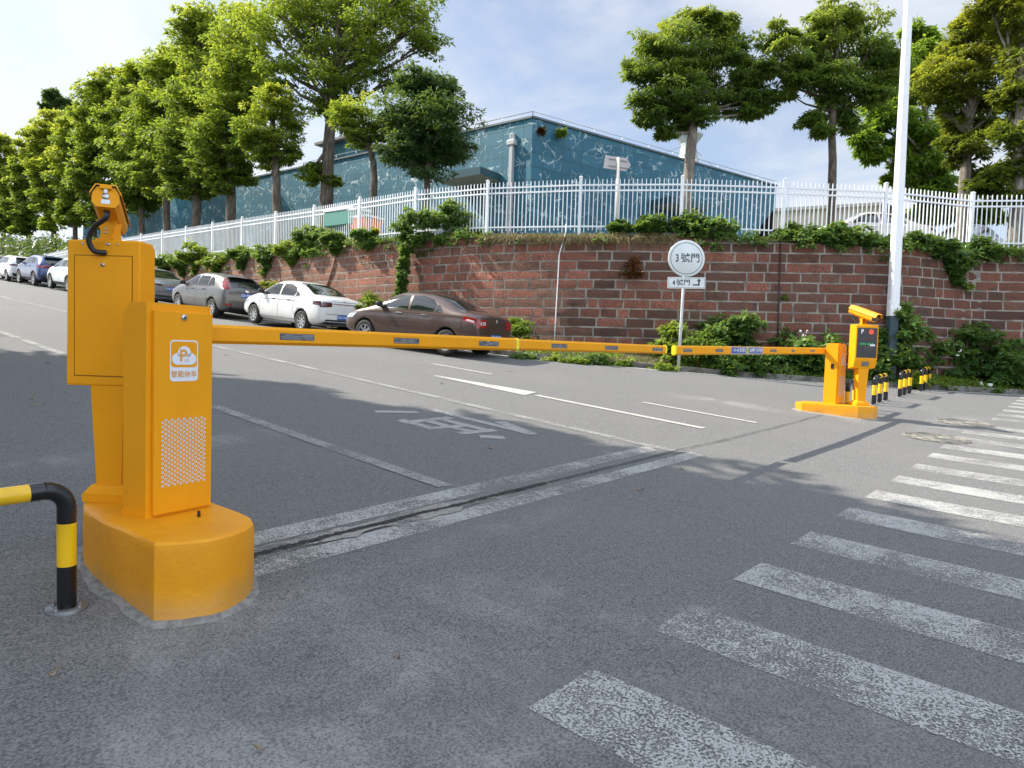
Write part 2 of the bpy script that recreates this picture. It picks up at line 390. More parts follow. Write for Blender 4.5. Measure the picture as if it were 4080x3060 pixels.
# crosswalk: bars run along the traffic direction, 1.0 m apart
bars = []
bar_x = [1.90, 2.83, 3.76, 4.72, 5.74, 6.68, 7.66, 8.62, 9.65, 10.6, 11.6, 12.5, 13.5]
for x in bar_x + [14.95, 15.9, 16.9, 17.9, 18.8, 19.8, 20.7, 21.6]:
    y1 = 1.50-.012*x if x < 14 else 1.42-.016*x
    bars.append((([x, y1], [x, y1-3.2]), ([x+.42, y1-.01], [x+.42, y1-3.2])))
marking('crosswalk_marking', bars, M_PAINTW)
marking('stop_line', [(([1.72, 3.56], [6.85, 3.60]), ([1.72, 3.76], [7.0, 3.79])), (([1.75, 3.17], [7.1, 3.15]), ([1.75, 3.36], [7.15, 3.33]))], M_PAINTW)
marking('lane_line', [(([3.70, 3.86], [3.64, 14], [3.5, 40]), ([3.85, 3.82], [3.79, 14], [3.65, 40])),
                      (([6.92, 3.40], [6.86, 16], [6.8, 44]), ([7.07, 3.36], [7.01, 16], [6.95, 44]))], M_PAINTO, .008)
marking('lane_centre_line', [(([8.80, 3.95], [8.78, 6.9]), ([8.93, 3.93], [8.91, 6.9])), (([8.62, 6.98], [8.70, 9.25]), ([9.12, 7.12], [8.80, 9.3])),
                      (([10.15, 3.7], [10.13, 5.65]), ([10.25, 3.7], [10.23, 5.65])), (([10.1, 9.1], [10.06, 10.8]), ([10.2, 9.1], [10.16, 10.8]))], M_PAINTN, .008)
EDGE = [(13.2, 60), (13.1, 40), (13.0, 24), (13.1, 16), (13.45, 12), (15.3, 8.9), (17.2, 6.2), (18.7, 4.75), (20.1, 3.3), (21.3, 1.9), (22.4, .4), (23.2, -1.4), (23.9, -4)]
marking('road_edge_line', [([(x-.13, y-.06) for x, y in EDGE], EDGE)], M_PAINTN, .005)
# worn painted characters of an old road word, seen from the far side
G2 = []
def seg(x0, y0, x1, y1, w):
    d = math.dist((x0, y0), (x1, y1)); nx, ny = -(y1-y0)/d*w/2, (x1-x0)/d*w/2
    G2.append((([x0+nx, y0+ny], [x1+nx, y1+ny]), ([x0-nx, y0-ny], [x1-nx, y1-ny])))
seg(5.35, 6.75, 5.85, 6.5, .16); seg(6.15, 6.55, 6.2, 4.85, .14); seg(6.2, 4.9, 6.42, 5.6, .16); seg(5.2, 6.05, 6.0, 6.05, .14)
seg(5.3, 6.2, 5.3, 5.6, .14); seg(5.55, 6.1, 5.6, 5.3, .13); seg(5.8, 6.1, 5.85, 5.2, .13); seg(5.3, 5.65, 5.9, 5.6, .13); seg(5.4, 5.3, 5.95, 5.25, .13); seg(5.5, 5.08, 5.72, 4.9, .16)
marking('road_lettering', G2, paint_mat('lettering_paint', (.42, .415, .40), .36, .50, .2), .005)
# sealed groove with crumbly edge and cement smear
random.seed(5)
def wob(x0, x1, y, w, amp, st):
    L = []; Rr = []; x = x0; o = 0
    while x < x1:
        o = o*.8+random.uniform(-1, 1)*amp; ww = w*(.6+.8*random.random()); L.append((x, y(x)+o+ww/2)); Rr.append((x, y(x)+o-ww/2)); x += st
    return L, Rr
yg = lambda x: 3.42+.003*x if x < 7 else 3.44-.02*(x-7)
marking('cement_joint_smear', [wob(1.7, 5.0, yg, .16, .012, .09)], M_CEMENT, .0115)
marking('cable_groove', [wob(1.7, 4.6, yg, .040, .005, .025), wob(4.6, 7.0, lambda x: yg(x)+.0, .018, .003, .04), wob(7.0, 12.3, lambda x: yg(x), .014, .006, .06)], M_CRACK, .015)

# ------------------------------------------------------------------ retaining wall, verge, terrace, fence
FP = [(25.6, -5.2), (25.3, -2.4), (24.75, .1), (23.43, 2.61), (20.97, 4.36), (19.42, 6.59), (17.94, 8.97), (16.42, 11.44), (15.56, 14.34), (15.25, 17.33), (15.22, 20.33),
      (15.29, 23.32), (15.39, 26.32), (15.49, 29.32), (15.58, 32.32), (15.65, 35.32), (15.72, 38.32), (15.78, 41.32), (15.84, 44.32)]+[(15.84+.02*k, 44.32+3*k) for k in range(1, 14)]
FT = [6.30, 6.32, 6.34, 6.38, 6.37, 6.46, 6.56, 6.56, 6.66, 6.77, 6.82, 6.88, 6.98, 7.08, 7.16, 7.25, 7.34, 7.42, 7.50]+[7.52+.01*k for k in range(1, 14)]
def crom(P, n):
    out = []
    for i in range(len(P)-1):
        p0 = P[max(i-1, 0)]; p1 = P[i]; p2 = P[i+1]; p3 = P[min(i+2, len(P)-1)]
        for k in range(n):
            t = k/n
            out.append(tuple(.5*((2*b)+(-a+c)*t+(2*a-5*b+4*c-d)*t*t+(-a+3*b-3*c+d)*t**3) for a, b, c, d in zip(p0, p1, p2, p3)))
    return out+[tuple(P[-1])]
FPZ = [(x, y, z) for (x, y), z in zip(FP, FT)]
PATH = crom(FPZ, 20)                       # 15 cm steps; z = top of fence posts
ACC = [0]
for a, b in zip(PATH[:-1], PATH[1:]): ACC.append(ACC[-1]+math.dist(a[:2], b[:2]))
NRM = []
for i in range(len(PATH)):
    a = PATH[max(i-3, 0)]; b = PATH[min(i+3, len(PATH)-1)]; d = Vector((b[0]-a[0], b[1]-a[1], 0)).normalized(); NRM.append(Vector((-d.y, d.x, 0)))   # towards the road
def at(u):
    """position on the path at arc length u: (point, normal, post-top z)"""
    u = min(max(u, 0), ACC[-1]-1e-4)
    lo, hi = 0, len(ACC)-1
    while hi-lo > 1:
        m = (lo+hi)//2
        if ACC[m] <= u: lo = m
        else: hi = m
    t = (u-ACC[lo])/(ACC[hi]-ACC[lo]); p = Vector(PATH[lo]).lerp(Vector(PATH[hi]), t); n = NRM[lo].lerp(NRM[hi], t).normalized()
    return p, n
def wtop(zf): return zf-1.55-.27              # wall top below fence bottom
def wallpt(u, z, out=0):
    p, n = at(u); zt = wtop(p.z); q = p+n*(.38+out+max(0, zt-z)*.085); return Vector((q.x, q.y, z))
ULEN = ACC[-1]
random.seed(11)
mb = MB(); colr = []; uvs = []
# mortar sheet
us = lin(0, ULEN, .5)
zbot = lambda u: (lambda w: gz(w.x, w.y)-.15)(wallpt(u, 1.0))
vs = []
for u in us:
    p, n = at(u); zt = wtop(p.z); zb = zbot(u)
    for k in range(5): vs.append(wallpt(u, zb+(zt-zb)*k/4))
    q = p-n*.4; vs.append(Vector((q.x, q.y, zt)))
mb.add(vs, [(i*6+k, i*6+6+k, i*6+7+k, i*6+k+1) for i in range(len(us)-1) for k in range(5)], 1)
nm = len(mb.f)
CH = .272
k = 0; z = .55
while z < 6.4:
    u = random.uniform(0, .4)
    while u < ULEN-.3:
        L = random.choice([.32, .42, .62, .72, .85, .95, 1.1, .5])*random.uniform(.9, 1.1)
        p, n = at(u+L/2); zt = wtop(p.z); zb = zbot(u+L/2)
        if z > zb-CH and z < zt-.06:
            h = min(z+CH-.046, zt-.01)-z
            u0, u1 = u, u+L-.048
            pr = random.uniform(.003, .010)
            j = lambda: random.uniform(-.008, .008)
            nx = 3 if L > .45 else 2
            front = []
            for b in range(3):
                for a in range(nx+1):
                    ed = (a in (0, nx)) or b in (0, 2)
                    front.append(wallpt(u0+(u1-u0)*a/nx+(j() if ed else 0), z+h*b/2+(j() if ed else 0), pr+(0 if ed else random.uniform(.002, .014))))
            bl = [wallpt(u0, z, -.02), wallpt(u1, z, -.02), wallpt(u1, z+h, -.02), wallpt(u0, z+h, -.02)]
            w = nx+1; fs = [(b*w+a, b*w+a+1, (b+1)*w+a+1, (b+1)*w+a) for b in range(2) for a in range(nx)]
            o = 3*w
            fs += [(o, o+1)+tuple(range(nx, -1, -1)), (o+2, o+3)+tuple(range(2*w, 3*w)), (o+3, o, 0, w, 2*w), (o+1, o+2, 3*w-1, 2*w-1, w-1)]
            mb.add(front+bl, fs, 0)
            # colour: sun put into warm tan left, shade into darker right; mossy, salmon blocks
            t = random.random()
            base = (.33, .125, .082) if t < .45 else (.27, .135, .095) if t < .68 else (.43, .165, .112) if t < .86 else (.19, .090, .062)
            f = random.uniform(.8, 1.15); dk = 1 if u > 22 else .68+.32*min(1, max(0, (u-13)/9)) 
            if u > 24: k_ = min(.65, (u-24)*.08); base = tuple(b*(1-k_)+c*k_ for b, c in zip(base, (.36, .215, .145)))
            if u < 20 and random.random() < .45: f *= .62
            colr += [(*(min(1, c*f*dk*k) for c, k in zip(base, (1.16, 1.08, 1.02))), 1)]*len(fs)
        u += L
    z += CH
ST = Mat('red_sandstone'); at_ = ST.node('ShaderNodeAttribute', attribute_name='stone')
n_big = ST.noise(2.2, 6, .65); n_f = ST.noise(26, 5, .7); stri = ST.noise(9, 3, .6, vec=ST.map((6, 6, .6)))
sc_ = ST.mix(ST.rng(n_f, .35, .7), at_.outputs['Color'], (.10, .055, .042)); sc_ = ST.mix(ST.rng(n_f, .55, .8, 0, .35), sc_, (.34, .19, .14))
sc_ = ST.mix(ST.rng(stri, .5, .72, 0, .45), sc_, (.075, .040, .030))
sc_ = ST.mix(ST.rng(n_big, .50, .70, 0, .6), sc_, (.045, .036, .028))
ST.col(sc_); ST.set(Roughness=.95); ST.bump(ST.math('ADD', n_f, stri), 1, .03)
MO = Mat('grey_mortar'); MO.col(MO.mix(MO.rng(MO.noise(3, 6), .4, .68), (.29, .265, .225), (.15, .135, .115))); MO.set(Roughness=.95); MO.bump(MO.noise(30, 4), .5, .01)
wall = mb.build('retaining_wall', [ST.m, MO.m])
ca = wall.data.attributes.new('stone', 'FLOAT_COLOR', 'FACE' if False else 'CORNER')
arr = []
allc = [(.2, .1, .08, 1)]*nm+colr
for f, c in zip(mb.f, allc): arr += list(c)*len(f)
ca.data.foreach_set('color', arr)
tag(wall, 'long curved retaining wall of red sandstone blocks with grey mortar joints, below the white fence', 'retaining wall')

# verge between edge line and wall, with a low kerb
def edge_at(t):
    tot = [0]
    for a, b in zip(EDGE[:-1], EDGE[1:]): tot.append(tot[-1]+math.dist(a, b))
    t *= tot[-1]
    for i in range(len(EDGE)-1):
        if t <= tot[i+1]+1e-9:
            k = (t-tot[i])/(tot[i+1]-tot[i]); return EDGE[i][0]+(EDGE[i+1][0]-EDGE[i][0])*k, EDGE[i][1]+(EDGE[i+1][1]-EDGE[i][1])*k
    return EDGE[-1]
EP = crom(EDGE, 16)
def near_u(x, y):
    best = min(range(0, len(PATH)), key=lambda i: (PATH[i][0]-x)**2+(PATH[i][1]-y)**2); return ACC[best]
vs = []; fs = []; kv = MB()
NV = 6
rows = []
for i, (x, y) in enumerate(EP):
    u = near_u(x, y); w = wallpt(u, gz(x, y)+.3)
    d = Vector((w.x-x, w.y-y, 0)); L = d.length; d.normalize()
    a = Vector((x, y, 0))+d*.28
    row = []
    for k in range(NV+1):
        q = a.lerp(Vector((w.x, w.y, 0))+d*.15, k/NV); row.append((q.x, q.y, gz(q.x, q.y)+.06+.20*(k/NV)**1.2+.03*math.sin(i*1.7+k*2.1)))
    rows.append(row)
vs = [p for r in rows for p in r]; n = NV+1
me = bpy.data.meshes.new('verge'); me.from_pydata(vs, [], [(i*n+k, i*n+k+1, (i+1)*n+k+1, (i+1)*n+k) for i in range(len(rows)-1) for k in range(NV)])
V_ = Mat('verge_soil'); V_.col(V_.mix(V_.rng(V_.noise(9, 6, .7), .38, .66), (.075, .062, .035), (.25, .21, .14))); V_.set(Roughness=1); V_.bump(V_.noise(30, 5, .7), 1, .06)
tag(link('verge', me, None, V_.m, True), kind='structure')
KB = Mat('kerb_concrete'); KB.col(KB.mix(KB.rng(KB.noise(4, 6), .35, .7), (.09, .085, .07), (.22, .21, .185))); KB.set(Roughness=.95); KB.bump(KB.noise(30, 5), .6, .01)
# kerb stones
kb = MB(); i = 0
KP = [(x, y) for x, y in EP if y < 14]
acc = 0
for a, b in zip(KP[:-1], KP[1:]):
    L = math.dist(a, b)
    if L < .02: continue
    d = Vector((b[0]-a[0], b[1]-a[1], 0)).normalized(); nrm = Vector((-d.y, d.x, 0))
    for q in range(max(1, round(L/1.0))):
        nn = max(1, round(L/1.0)); l = L/nn; c = Vector((a[0], a[1], 0))+d*(l*(q+.5))+nrm*(.24)
        kb.box((c.x, c.y, gz(c.x, c.y)+.03+random.uniform(-.005, .005)), (l+.004, .12, .2), 0, Matrix.Rotation(math.atan2(d.y, d.x)+random.uniform(-.006, .006), 3, 'Z'), .010)
tag(kb.build('kerb', KB.m), kind='structure')
# terrace behind the wall
vs = []
for i in range(0, len(PATH), 4):
    p = Vector(PATH[i]); n_ = NRM[i]; q = p+n_*.42; zt = wtop(p.z)-.01
    r = (Vector((p.x, p.y, 0))-Vector((-2, 16, 0))).normalized()
    vs += [(q.x, q.y, zt), (p.x-n_.x*.3, p.y-n_.y*.3, zt+.14), (p.x+r.x*4, p.y+r.y*4, zt+.2), (p.x+r.x*40, p.y+r.y*40, zt+.3), (p.x+r.x*150, p.y+r.y*150, zt+.4)]
m = len(vs)//5
me = bpy.data.meshes.new('terrace'); me.from_pydata(vs, [], [(i*5+k, i*5+5+k, i*5+6+k, i*5+k+1) for i in range(m-1) for k in range(4)])
T_ = Mat('terrace_ground'); T_.col(T_.mix(T_.rng(T_.noise(2, 6, .7), .4, .66), (.06, .065, .03), (.17, .16, .13))); T_.set(Roughness=1); T_.bump(T_.noise(20, 5, .7), .6, .04)
tag(link('terrace', me, None, T_.m, True), kind='structure')
def tz(x, y):
    return wtop(PATH[min(range(0, len(PATH), 3), key=lambda i: (PATH[i][0]-x)**2+(PATH[i][1]-y)**2)][2])+.22

# fence
MF = simple('white_fence_enamel', (.76, .78, .80), .35, var=.05, vscale=2)
fence = empty('fence', (FP[7][0], FP[7][1], FT[7]-1.55), 0, 'white metal picket fence running along the top of the red stone wall', 'fence')
org = fence.location.copy()
pz = Vector((0, 0, 1))
for i in range(len(FPZ)):
    x, y, z = FPZ[i]
    a = FPZ[max(i-1, 0)]; b = FPZ[min(i+1, len(FPZ)-1)]; ang = math.atan2(b[1]-a[1], b[0]-a[0])
    m = MB(); rot = Matrix.Rotation(ang, 3, 'Z')
    c = Vector((x, y, z))-org
    m.box(c-pz*.87, (.085, .085, 1.7), 0, rot); m.box(c-pz*.015, (.10, .10, .03), 0, rot, .008); m.prism([(-.05, -.05), (.05, -.05), (.05, .05), (-.05, .05)], 0, .025, 0, Matrix.Translation(c)@rot.to_4x4(), [(-.012, -.012), (.012, -.012), (.012, .012), (-.012, .012)])
    m.build('post', MF, fence)
    if i < len(FPZ)-1:
        b = FPZ[i+1]; m = MB(); A0 = Vector((x, y, z))-org; B0 = Vector(b)-org; d = (B0-A0); L = d.xy.length; ang = math.atan2(d.y, d.x); rot = Matrix.Rotation(ang, 3, 'Z')
        for zz, th in ((-.24, .04), (-.40, .04), (-1.44, .04)):
            p = A0+pz*zz; q = B0+pz*zz; nrm = Vector((-d.y, d.x, 0)).normalized()*.02
            h = pz*.022
            v = [p-nrm-h, p+nrm-h, p+nrm+h, p-nrm+h, q-nrm-h, q+nrm-h, q+nrm+h, q-nrm+h]
            m.add(v, [(0, 1, 5, 4), (1, 2, 6, 5), (2, 3, 7, 6), (3, 0, 4, 7)], 0)
        npk = 22
        for k in range(npk):
            t = (k+.5)/npk*.95+.025; c = A0.lerp(B0, t)
            zb = -1.55-(.06*((k*7) % 3 == 0))
            m.box(c+pz*((-.09+zb)/2), (.024, .024, -.09-zb), 0, rot)
            m.box(c+pz*(-.08), (.018, .018, .02), 0, rot)
        m.build('panel', MF, fence)
# small surveillance camera on a fence post
P9 = Vector(FPZ[9])
sc = empty('security_camera', P9, 0, 'small white camera on top of a fence post beside the dark round tree', 'camera')
m = MB(); m.tube([(0, 0, .0), (0, 0, .12), (-.10, -.06, .16)], .02, 6); m.build('bracket', M_WHITE, sc)
m = MB(); m.box((-.2, -.1, .18), (.26, .10, .10), 0, Matrix.Rotation(.5, 3, 'Z'), .015); m.build('housing', M_WHITE, sc)
# pale cable pipe down the wall
def path_u(px, py, out=.06):
    """u,z on the wall seen at a pixel of the survey picture"""
    d = (pix(px, py, 1)-CP)
    best = None
    for i in range(0, len(ACC), 1):
        q = Vector(PATH[i])+NRM[i]*.5; t = (q.xy.dot(fw.xy))/(d.xy.dot(fw.xy)) if True else 0
        r = CP+d*t; e = (r.xy-q.xy).length
        if best is None or e < best[0]: best = (e, ACC[i], r.z)
    return best[1], best[2]
def wallpipe(name, pts, r, mat, label, cat):
    P = []
    for px, py in pts: u, z = path_u(px, py); P.append(wallpt(u, z, .05))
    m = MB(); m.tube(P, r, 8); return tag(m.build(name, mat), label, cat)
wallpipe('cable_pipe', [(2249, 890), (2246, 925), (2228, 1010), (2219, 1140), (2213, 1250), (2209, 1360)], .016, M_WHITE, 'thin white cable pipe hanging down the stone wall from the fence', 'pipe')
wallpipe('old_drain_pipe', [(1340, 985), (1322, 1070), (1302, 1150)], .035, simple('rusty_tube', (.28, .17, .11), .8, var=.3), 'slanting brown pipe on the stone wall behind the white parked car', 'pipe')
u0, z0 = path_u(3098, 1150)
m = MB()
pp = [wallpt(u0, z, .03) for z in lin(wtop(at(u0)[0].z)-.05, .9, .3)]
m.tube(pp, .018, 5); tag(m.build('joint_line', M_BLACK), 'thin black line running straight down the wall left of the lamp pole', 'wall joint')  # black tube drawn for the dark expansion joint of the wall

# ------------------------------------------------------------------ yellow barrier equipment
def base_block(name, pts, ztop, label, cat='base', bev=.022):
    """pts: outline (xy); skirt follows the ground"""
    n = len(pts); cx = sum(p[0] for p in pts)/n; cy = sum(p[1] for p in pts)/n
    P = crom(list(pts)+[pts[0]], 1)
    org = Vector((cx, cy, gz(cx, cy)))
    o = MB(); ring = []
    Q = []
    for i in range(n):       # densify
        a, b = pts[i], pts[(i+1) % n]; k = max(1, int(math.dist(a, b)/.07))
        Q += [(a[0]+(b[0]-a[0])*j/k, a[1]+(b[1]-a[1])*j/k) for j in range(k)]
    random.seed(3); N = len(Q); vs = []
    lv = [(-.03, 0), (.0, 0), (.05, .0), (.5, 0), (1-.10, 0), (1-.03, -.004), (1.0, -.016), (1.006, -.035), (1.008, -.12)]
    for t, ins in lv:
        for q in Q:
            d = Vector((cx-q[0], cy-q[1])); L = d.length; d.normalize(); w = random.uniform(-.0015, .0015) + (random.uniform(-.006, .010) if t <= 0 else 0)
            x = q[0]-d.x*(ins+w); y = q[1]-d.y*(ins+w)
            if ins < 0: x = q[0]+d.x*(-ins); y = q[1]+d.y*(-ins)
            g = gz(q[0], q[1]); z = g+(ztop-g)*t + (random.uniform(-.0012, .0012) if t > .95 else 0)
            vs.append(Vector((x, y, z))-org)
    fs = [(k*N+i, k*N+(i+1) % N, (k+1)*N+(i+1) % N, (k+1)*N+i) for k in range(len(lv)-1) for i in range(N)]
    fs.append(tuple(range((len(lv)-1)*N, len(lv)*N)))
    o.add(vs, fs, 0, True); ob = o.build(name, M_YELBASE); ob.location = org; ob.data.set_sharp_from_angle(angle=R_(32))
    sk = MB(); vs = []
    for q in Q:
        d = Vector((q[0]-cx, q[1]-cy)); d.normalize()
        for off, dz in ((-.01, .016), (random.uniform(.008, .02), random.uniform(.008, .02)), (random.uniform(.025, .06), random.uniform(.002, .007)), (.07, -.02)):
            x, y = q[0]+d.x*off, q[1]+d.y*off; vs.append(Vector((x, y, gz(x, y)+dz))-org)
    sk.add(vs, [(i*4+k, ((i+1) % N)*4+k, ((i+1) % N)*4+k+1, i*4+k+1) for i in range(N) for k in range(3)], 0, True)
    CM = bpy.data.materials.get('rough_cement')
    if not CM:
        c = Mat('rough_cement'); c.col(c.mix(c.rng(c.noise(25, 5, .7), .35, .65), (.17, .165, .155), (.30, .29, .265))); c.set(Roughness=1); c.bump(c.noise(60, 5, .7), .6, .01); CM = c.m
    sk.build('cement_skirt', CM, ob)
    return tag(ob, label, cat, 'yellow concrete bases of the two barriers')
base_block('concrete_base', [(1.20, 2.99), (1.29, 2.93), (1.40, 2.89), (1.50, 2.905), (1.60, 2.955), (1.68, 3.03), (1.725, 3.14), (1.74, 3.3), (1.74, 4.0), (1.62, 4.13), (1.38, 4.13), (1.25, 4.02), (1.185, 3.8), (1.175, 3.5)], .534,
           'tall glossy yellow concrete base under the near barrier cabinet, rounded at its front')
ZB2 = .66
base_block('concrete_base', [(12.45, 2.82), (12.62, 2.62), (12.84, 2.60), (12.98, 2.78), (13.0, 3.7), (12.93, 3.85), (12.50, 3.86), (12.34, 3.70)], ZB2,
           'low sunlit yellow concrete base under the far barrier and payment column')

def cabinet(org, a, w, d, h, label, near):
    """barrier cabinet: local x along logo face, local y away from it"""
    e = empty('barrier_gate', org, a, label, 'barrier', 'boom barriers across the two lanes')
    m = MB()
    prof = [(0, 0), (d, 0), (d, h-.055), (d-.05, h), (0, h)]     # y,z side profile, back top corner cut
    Mx = Matrix(((0, 0, 1, 0), (1, 0, 0, 0), (0, 1, 0, 0), (0, 0, 0, 1)))
    m.prism(prof, 0, w, 0, Mx)
    m.box((w/2, d/2, .012), (w+.012, d+.012, .024), 0)
    m.build('cabinet', M_YEL, e)
    m = MB(); m.box((w/2+.012, -.012, h/2-.012), (w-.030, .024, h-.05), 0, None, .004)
    dr = m.build('door', M_YEL, e)
    m = MB(); m.lathe([(0, .008), (.014, .008), (.016, .002), (.016, 0)], 16, 0, frame((w*.52, -.0245, h-.065), (1, 0, 0), (0, 0, 1))); m.disc((w*.52, -.0338, h-.065), .006, (0, -1, 0), 10, 1)
    m.build('lock', [M_STEEL, M_BLACK], dr)
    # sticker
    yy = -.0252
    def face(u, z, o=0): return (u, yy-o, z)
    def rr(u0, u1, z0, z1, r, n=5):
        P = []
        for cx_, cz_, a0 in ((u1-r, z1-r, 0), (u0+r, z1-r, 90), (u0+r, z0+r, 180), (u1-r, z0+r, 270)):
            P += [(cx_+r*math.cos(R_(a0+90*k/n)), cz_+r*math.sin(R_(a0+90*k/n))) for k in range(n+1)]
        return P
    U0, U1 = .105*w/.345, .258*w/.345; Z1 = h-.178; Z0 = Z1-.206
    s = MB(); P = rr(U0, U1, Z0, Z1, .02); s.add([face(*p) for p in P], [tuple(range(len(P)-1, -1, -1))], 0)
    P = rr(U0+.006, U1-.006, Z0+.070, Z1-.007, .016); s.add([face(*p, .0006) for p in P], [tuple(range(len(P)-1, -1, -1))], 1)
    cxu = (U0+U1)/2; zb = Z0+.083
    for (du, dz, r) in ((0, .060, .036), (-.037, .032, .029), (.037, .032, .029)):
        s.disc(face(cxu+du, zb+dz-.003, .0012), r, (0, -1, 0), 24, 0)
    P = rr(cxu-.045, cxu+.045, zb, zb+.04, .003); s.add([face(*p, .0013) for p in P], [tuple(range(len(P)-1, -1, -1))], 0)
    st = s.build('sticker', [M_STICK, M_YEL], dr)
    text_mesh('lettering', 'P', .082, M_PRINT, st, frame(face(cxu-.006, zb+.043, .002), (1, 0, 0), (0, 0, 1)), off=.0022)
    text_mesh('lettering', '智能停车', .036, M_PRINT, st, frame(face(cxu, Z0+.034, .002), (1, 0, 0), (0, 0, 1)), off=.0004, wide=.98)
    ic = MB()
    bx, bz = cxu+.012, zb+.016
    for (x0, z0, x1, z1) in ((-.012, .0, .012, .0), (-.012, .007, .012, .007), (-.008, .014, .008, .014), (-.012, .007, -.008, .014), (.012, .007, .008, .014), (-.012, 0, -.012, .007), (.012, 0, .012, .007)):
        ic.tube([face(bx+x0, bz+z0, .0018), face(bx+x1, bz+z1, .0018)], .0007, 4)
    ic.build('car_icon', M_PRINT, st)
    # perforation: white rings with dark centres
    vh = MB(); k = 0
    c0, c1 = .070*w/.345, .298*w/.345; nc = 15
    for i in range(nc):
        for j in range(15):
            u = c0+(c1-c0)*i/(nc-1); z = h-.575+(-.0225*j)+(0 if i % 2 else -.011)
            vh.disc(face(u, z, .0006), .0068, (0, -1, 0), 12, 0); vh.disc(face(u, z, .0012), .0026, (0, -1, 0), 6, 1)
    vh.build('vent_holes', [simple('white_hole_edge', (.74, .70, .68), .5) if 'white_hole_edge' not in bpy.data.materials else bpy.data.materials['white_hole_edge'], simple('hole_dark', (.12, .07, .02), .8)], dr)
    if not near:
        m = MB(); m.box((-.006, d*.40, .66*h-.04), (.014, .052, .085), 0, None, .005); m.build('sensor_box', M_BLACK, e)
    return e
def boom(parent, A, Bp, hgt, thick, slots, joints, mats, textband=None):
    """A,B world points of the boom centre line"""
    A = Vector(A); Bp = Vector(Bp); d = (Bp-A); L = d.length; d.normalize()
    side = Vector((d.y, -d.x, 0)).normalized()
    if side.y > 0: side = -side
    upv = side.cross(d) if side.cross(d).z > 0 else d.cross(side)
    inv_ = parent.matrix_basis.inverted()
    def sec(p, s=1): 
        h, t, c = hgt/2*s, thick/2*s, .017
        return [p+side*a+upv*b for a, b in ((-t+c, -h), (t-c, -h), (t, -h+c), (t, h-c), (t-c, h), (-t+c, h), (-t, h-c), (-t, -h+c))]
    m = MB(); segs = [0]+[j for j in joints]+[L]
    for i in range(len(segs)-1):
        s = 1 if (i == 0) else .92
        a = sec(A+d*segs[i], s); b = sec(A+d*segs[i+1], s)
        m.add([inv_ @ v for v in a+b], [tuple(range(7, -1, -1)), tuple(range(8, 16))]+[(k, (k+1) % 8, 8+(k+1) % 8, 8+k) for k in range(8)], 0)
    bo = m.build('boom', mats[0], parent)
    for j in joints:
        m = MB(); a = sec(A+d*(j-.03), 1.06); b = sec(A+d*(j+.005), 1.06)
        m.add([inv_ @ v for v in a+b], [tuple(range(7, -1, -1)), tuple(range(8, 16))]+[(k, (k+1) % 8, 8+(k+1) % 8, 8+k) for k in range(8)], 0)
        m.build('joint_collar', M_BANDY, bo)
        for q in (-.07, -.035, .05):
            for r in (-.6, .5): MB().disc(inv_ @ (A+d*(j+q)+side*(thick/2+.001)+upv*(r*hgt/2)), .005, inv_.to_3x3() @ side, 8, 0).build('rivet', M_STEEL, bo)
        pass
    m = MB(); a = sec(Bp-d*.03, 1.03 if joints else 1.05); b = sec(Bp+d*.006, 1.03 if joints else 1.05)
    m.add([inv_ @ v for v in a+b], [tuple(range(7, -1, -1)), tuple(range(8, 16))]+[(k, (k+1) % 8, 8+(k+1) % 8, 8+k) for k in range(8)], 0)
    m.build('end_cap', M_BANDY, bo)
    for s0, s1 in slots:
        m = MB(); o = thick/2*(1 if not joints or s1 < joints[0] else .92)+.0012; z0, z1 = -.019, .017
        q = [A+d*s0+side*o+upv*z0, A+d*s1+side*o+upv*z0, A+d*s1+side*o+upv*z1, A+d*s0+side*o+upv*z1]
        m.add([inv_ @ v for v in q], [(0, 1, 2, 3)], 0)
        q = [A+d*s0+side*(o-.001)+upv*(z0-.002)-d*.003, A+d*s1+side*(o-.001)+upv*(z0-.002)+d*.003, A+d*s1+side*(o-.001)+upv*(z1+.002)+d*.003, A+d*s0+side*(o-.001)+upv*(z1+.002)-d*.003]
        m.add([inv_ @ v for v in q], [(0, 1, 2, 3)], 1)
        m.build('slot', [M_SLOTG, M_BLACK], bo)
    return bo, A, d, side, upv, inv_
H1 = 1.055
g1 = cabinet((1.335, 3.43, .534), R_(10), .345, .19, H1, 'near barrier gate: big yellow cabinet with a cloud parking sticker and long yellow boom', True)
A1 = Vector((1.45, 3.665, 1.448)); B1 = Vector((7.09, 3.672, 1.4795))
boom(g1, A1, B1, .106, .048, [(x0-1.45, x1-1.45) for x0, x1 in ((2.17, 2.40), (3.04, 3.27), (3.91, 4.14), (4.87, 5.11), (5.77, 6.01), (6.75, 6.99))], [2.95], [M_YEL])
g2 = cabinet((12.535, 3.20, ZB2), R_(-5), .34, .21, 1.06, 'far barrier gate: sunlit yellow cabinet whose boom carries a blue lettered band', False)
A2 = Vector((12.66, 3.445, 1.585)); B2 = Vector((7.24, 3.64, 1.477))
def rx(px):       # distance from A2 along the boom for a survey pixel column
    d = pix(px, 1395, 1)-CP; a = A2.xy; b = (B2.xy-A2.xy).normalized()
    det = d.x*(-b.y)+d.y*b.x; t = (a.x*(-b.y)+a.y*b.x)/det; return (Vector((d.x*t, d.y*t))-a).dot(b)
sl = [(rx(b), rx(a)) for a, b in ((2715, 2750), (2844, 2874), (3063, 3088), (3149, 3160), (3223, 3240))]
bo2, A_, d_, s_, u_, iv_ = boom(g2, A2, B2, .112, .05, sl, [], [M_YEL])
xa, xb = rx(2905), rx(3033)      # band, xa farther from the cabinet
m = MB(); e = .027
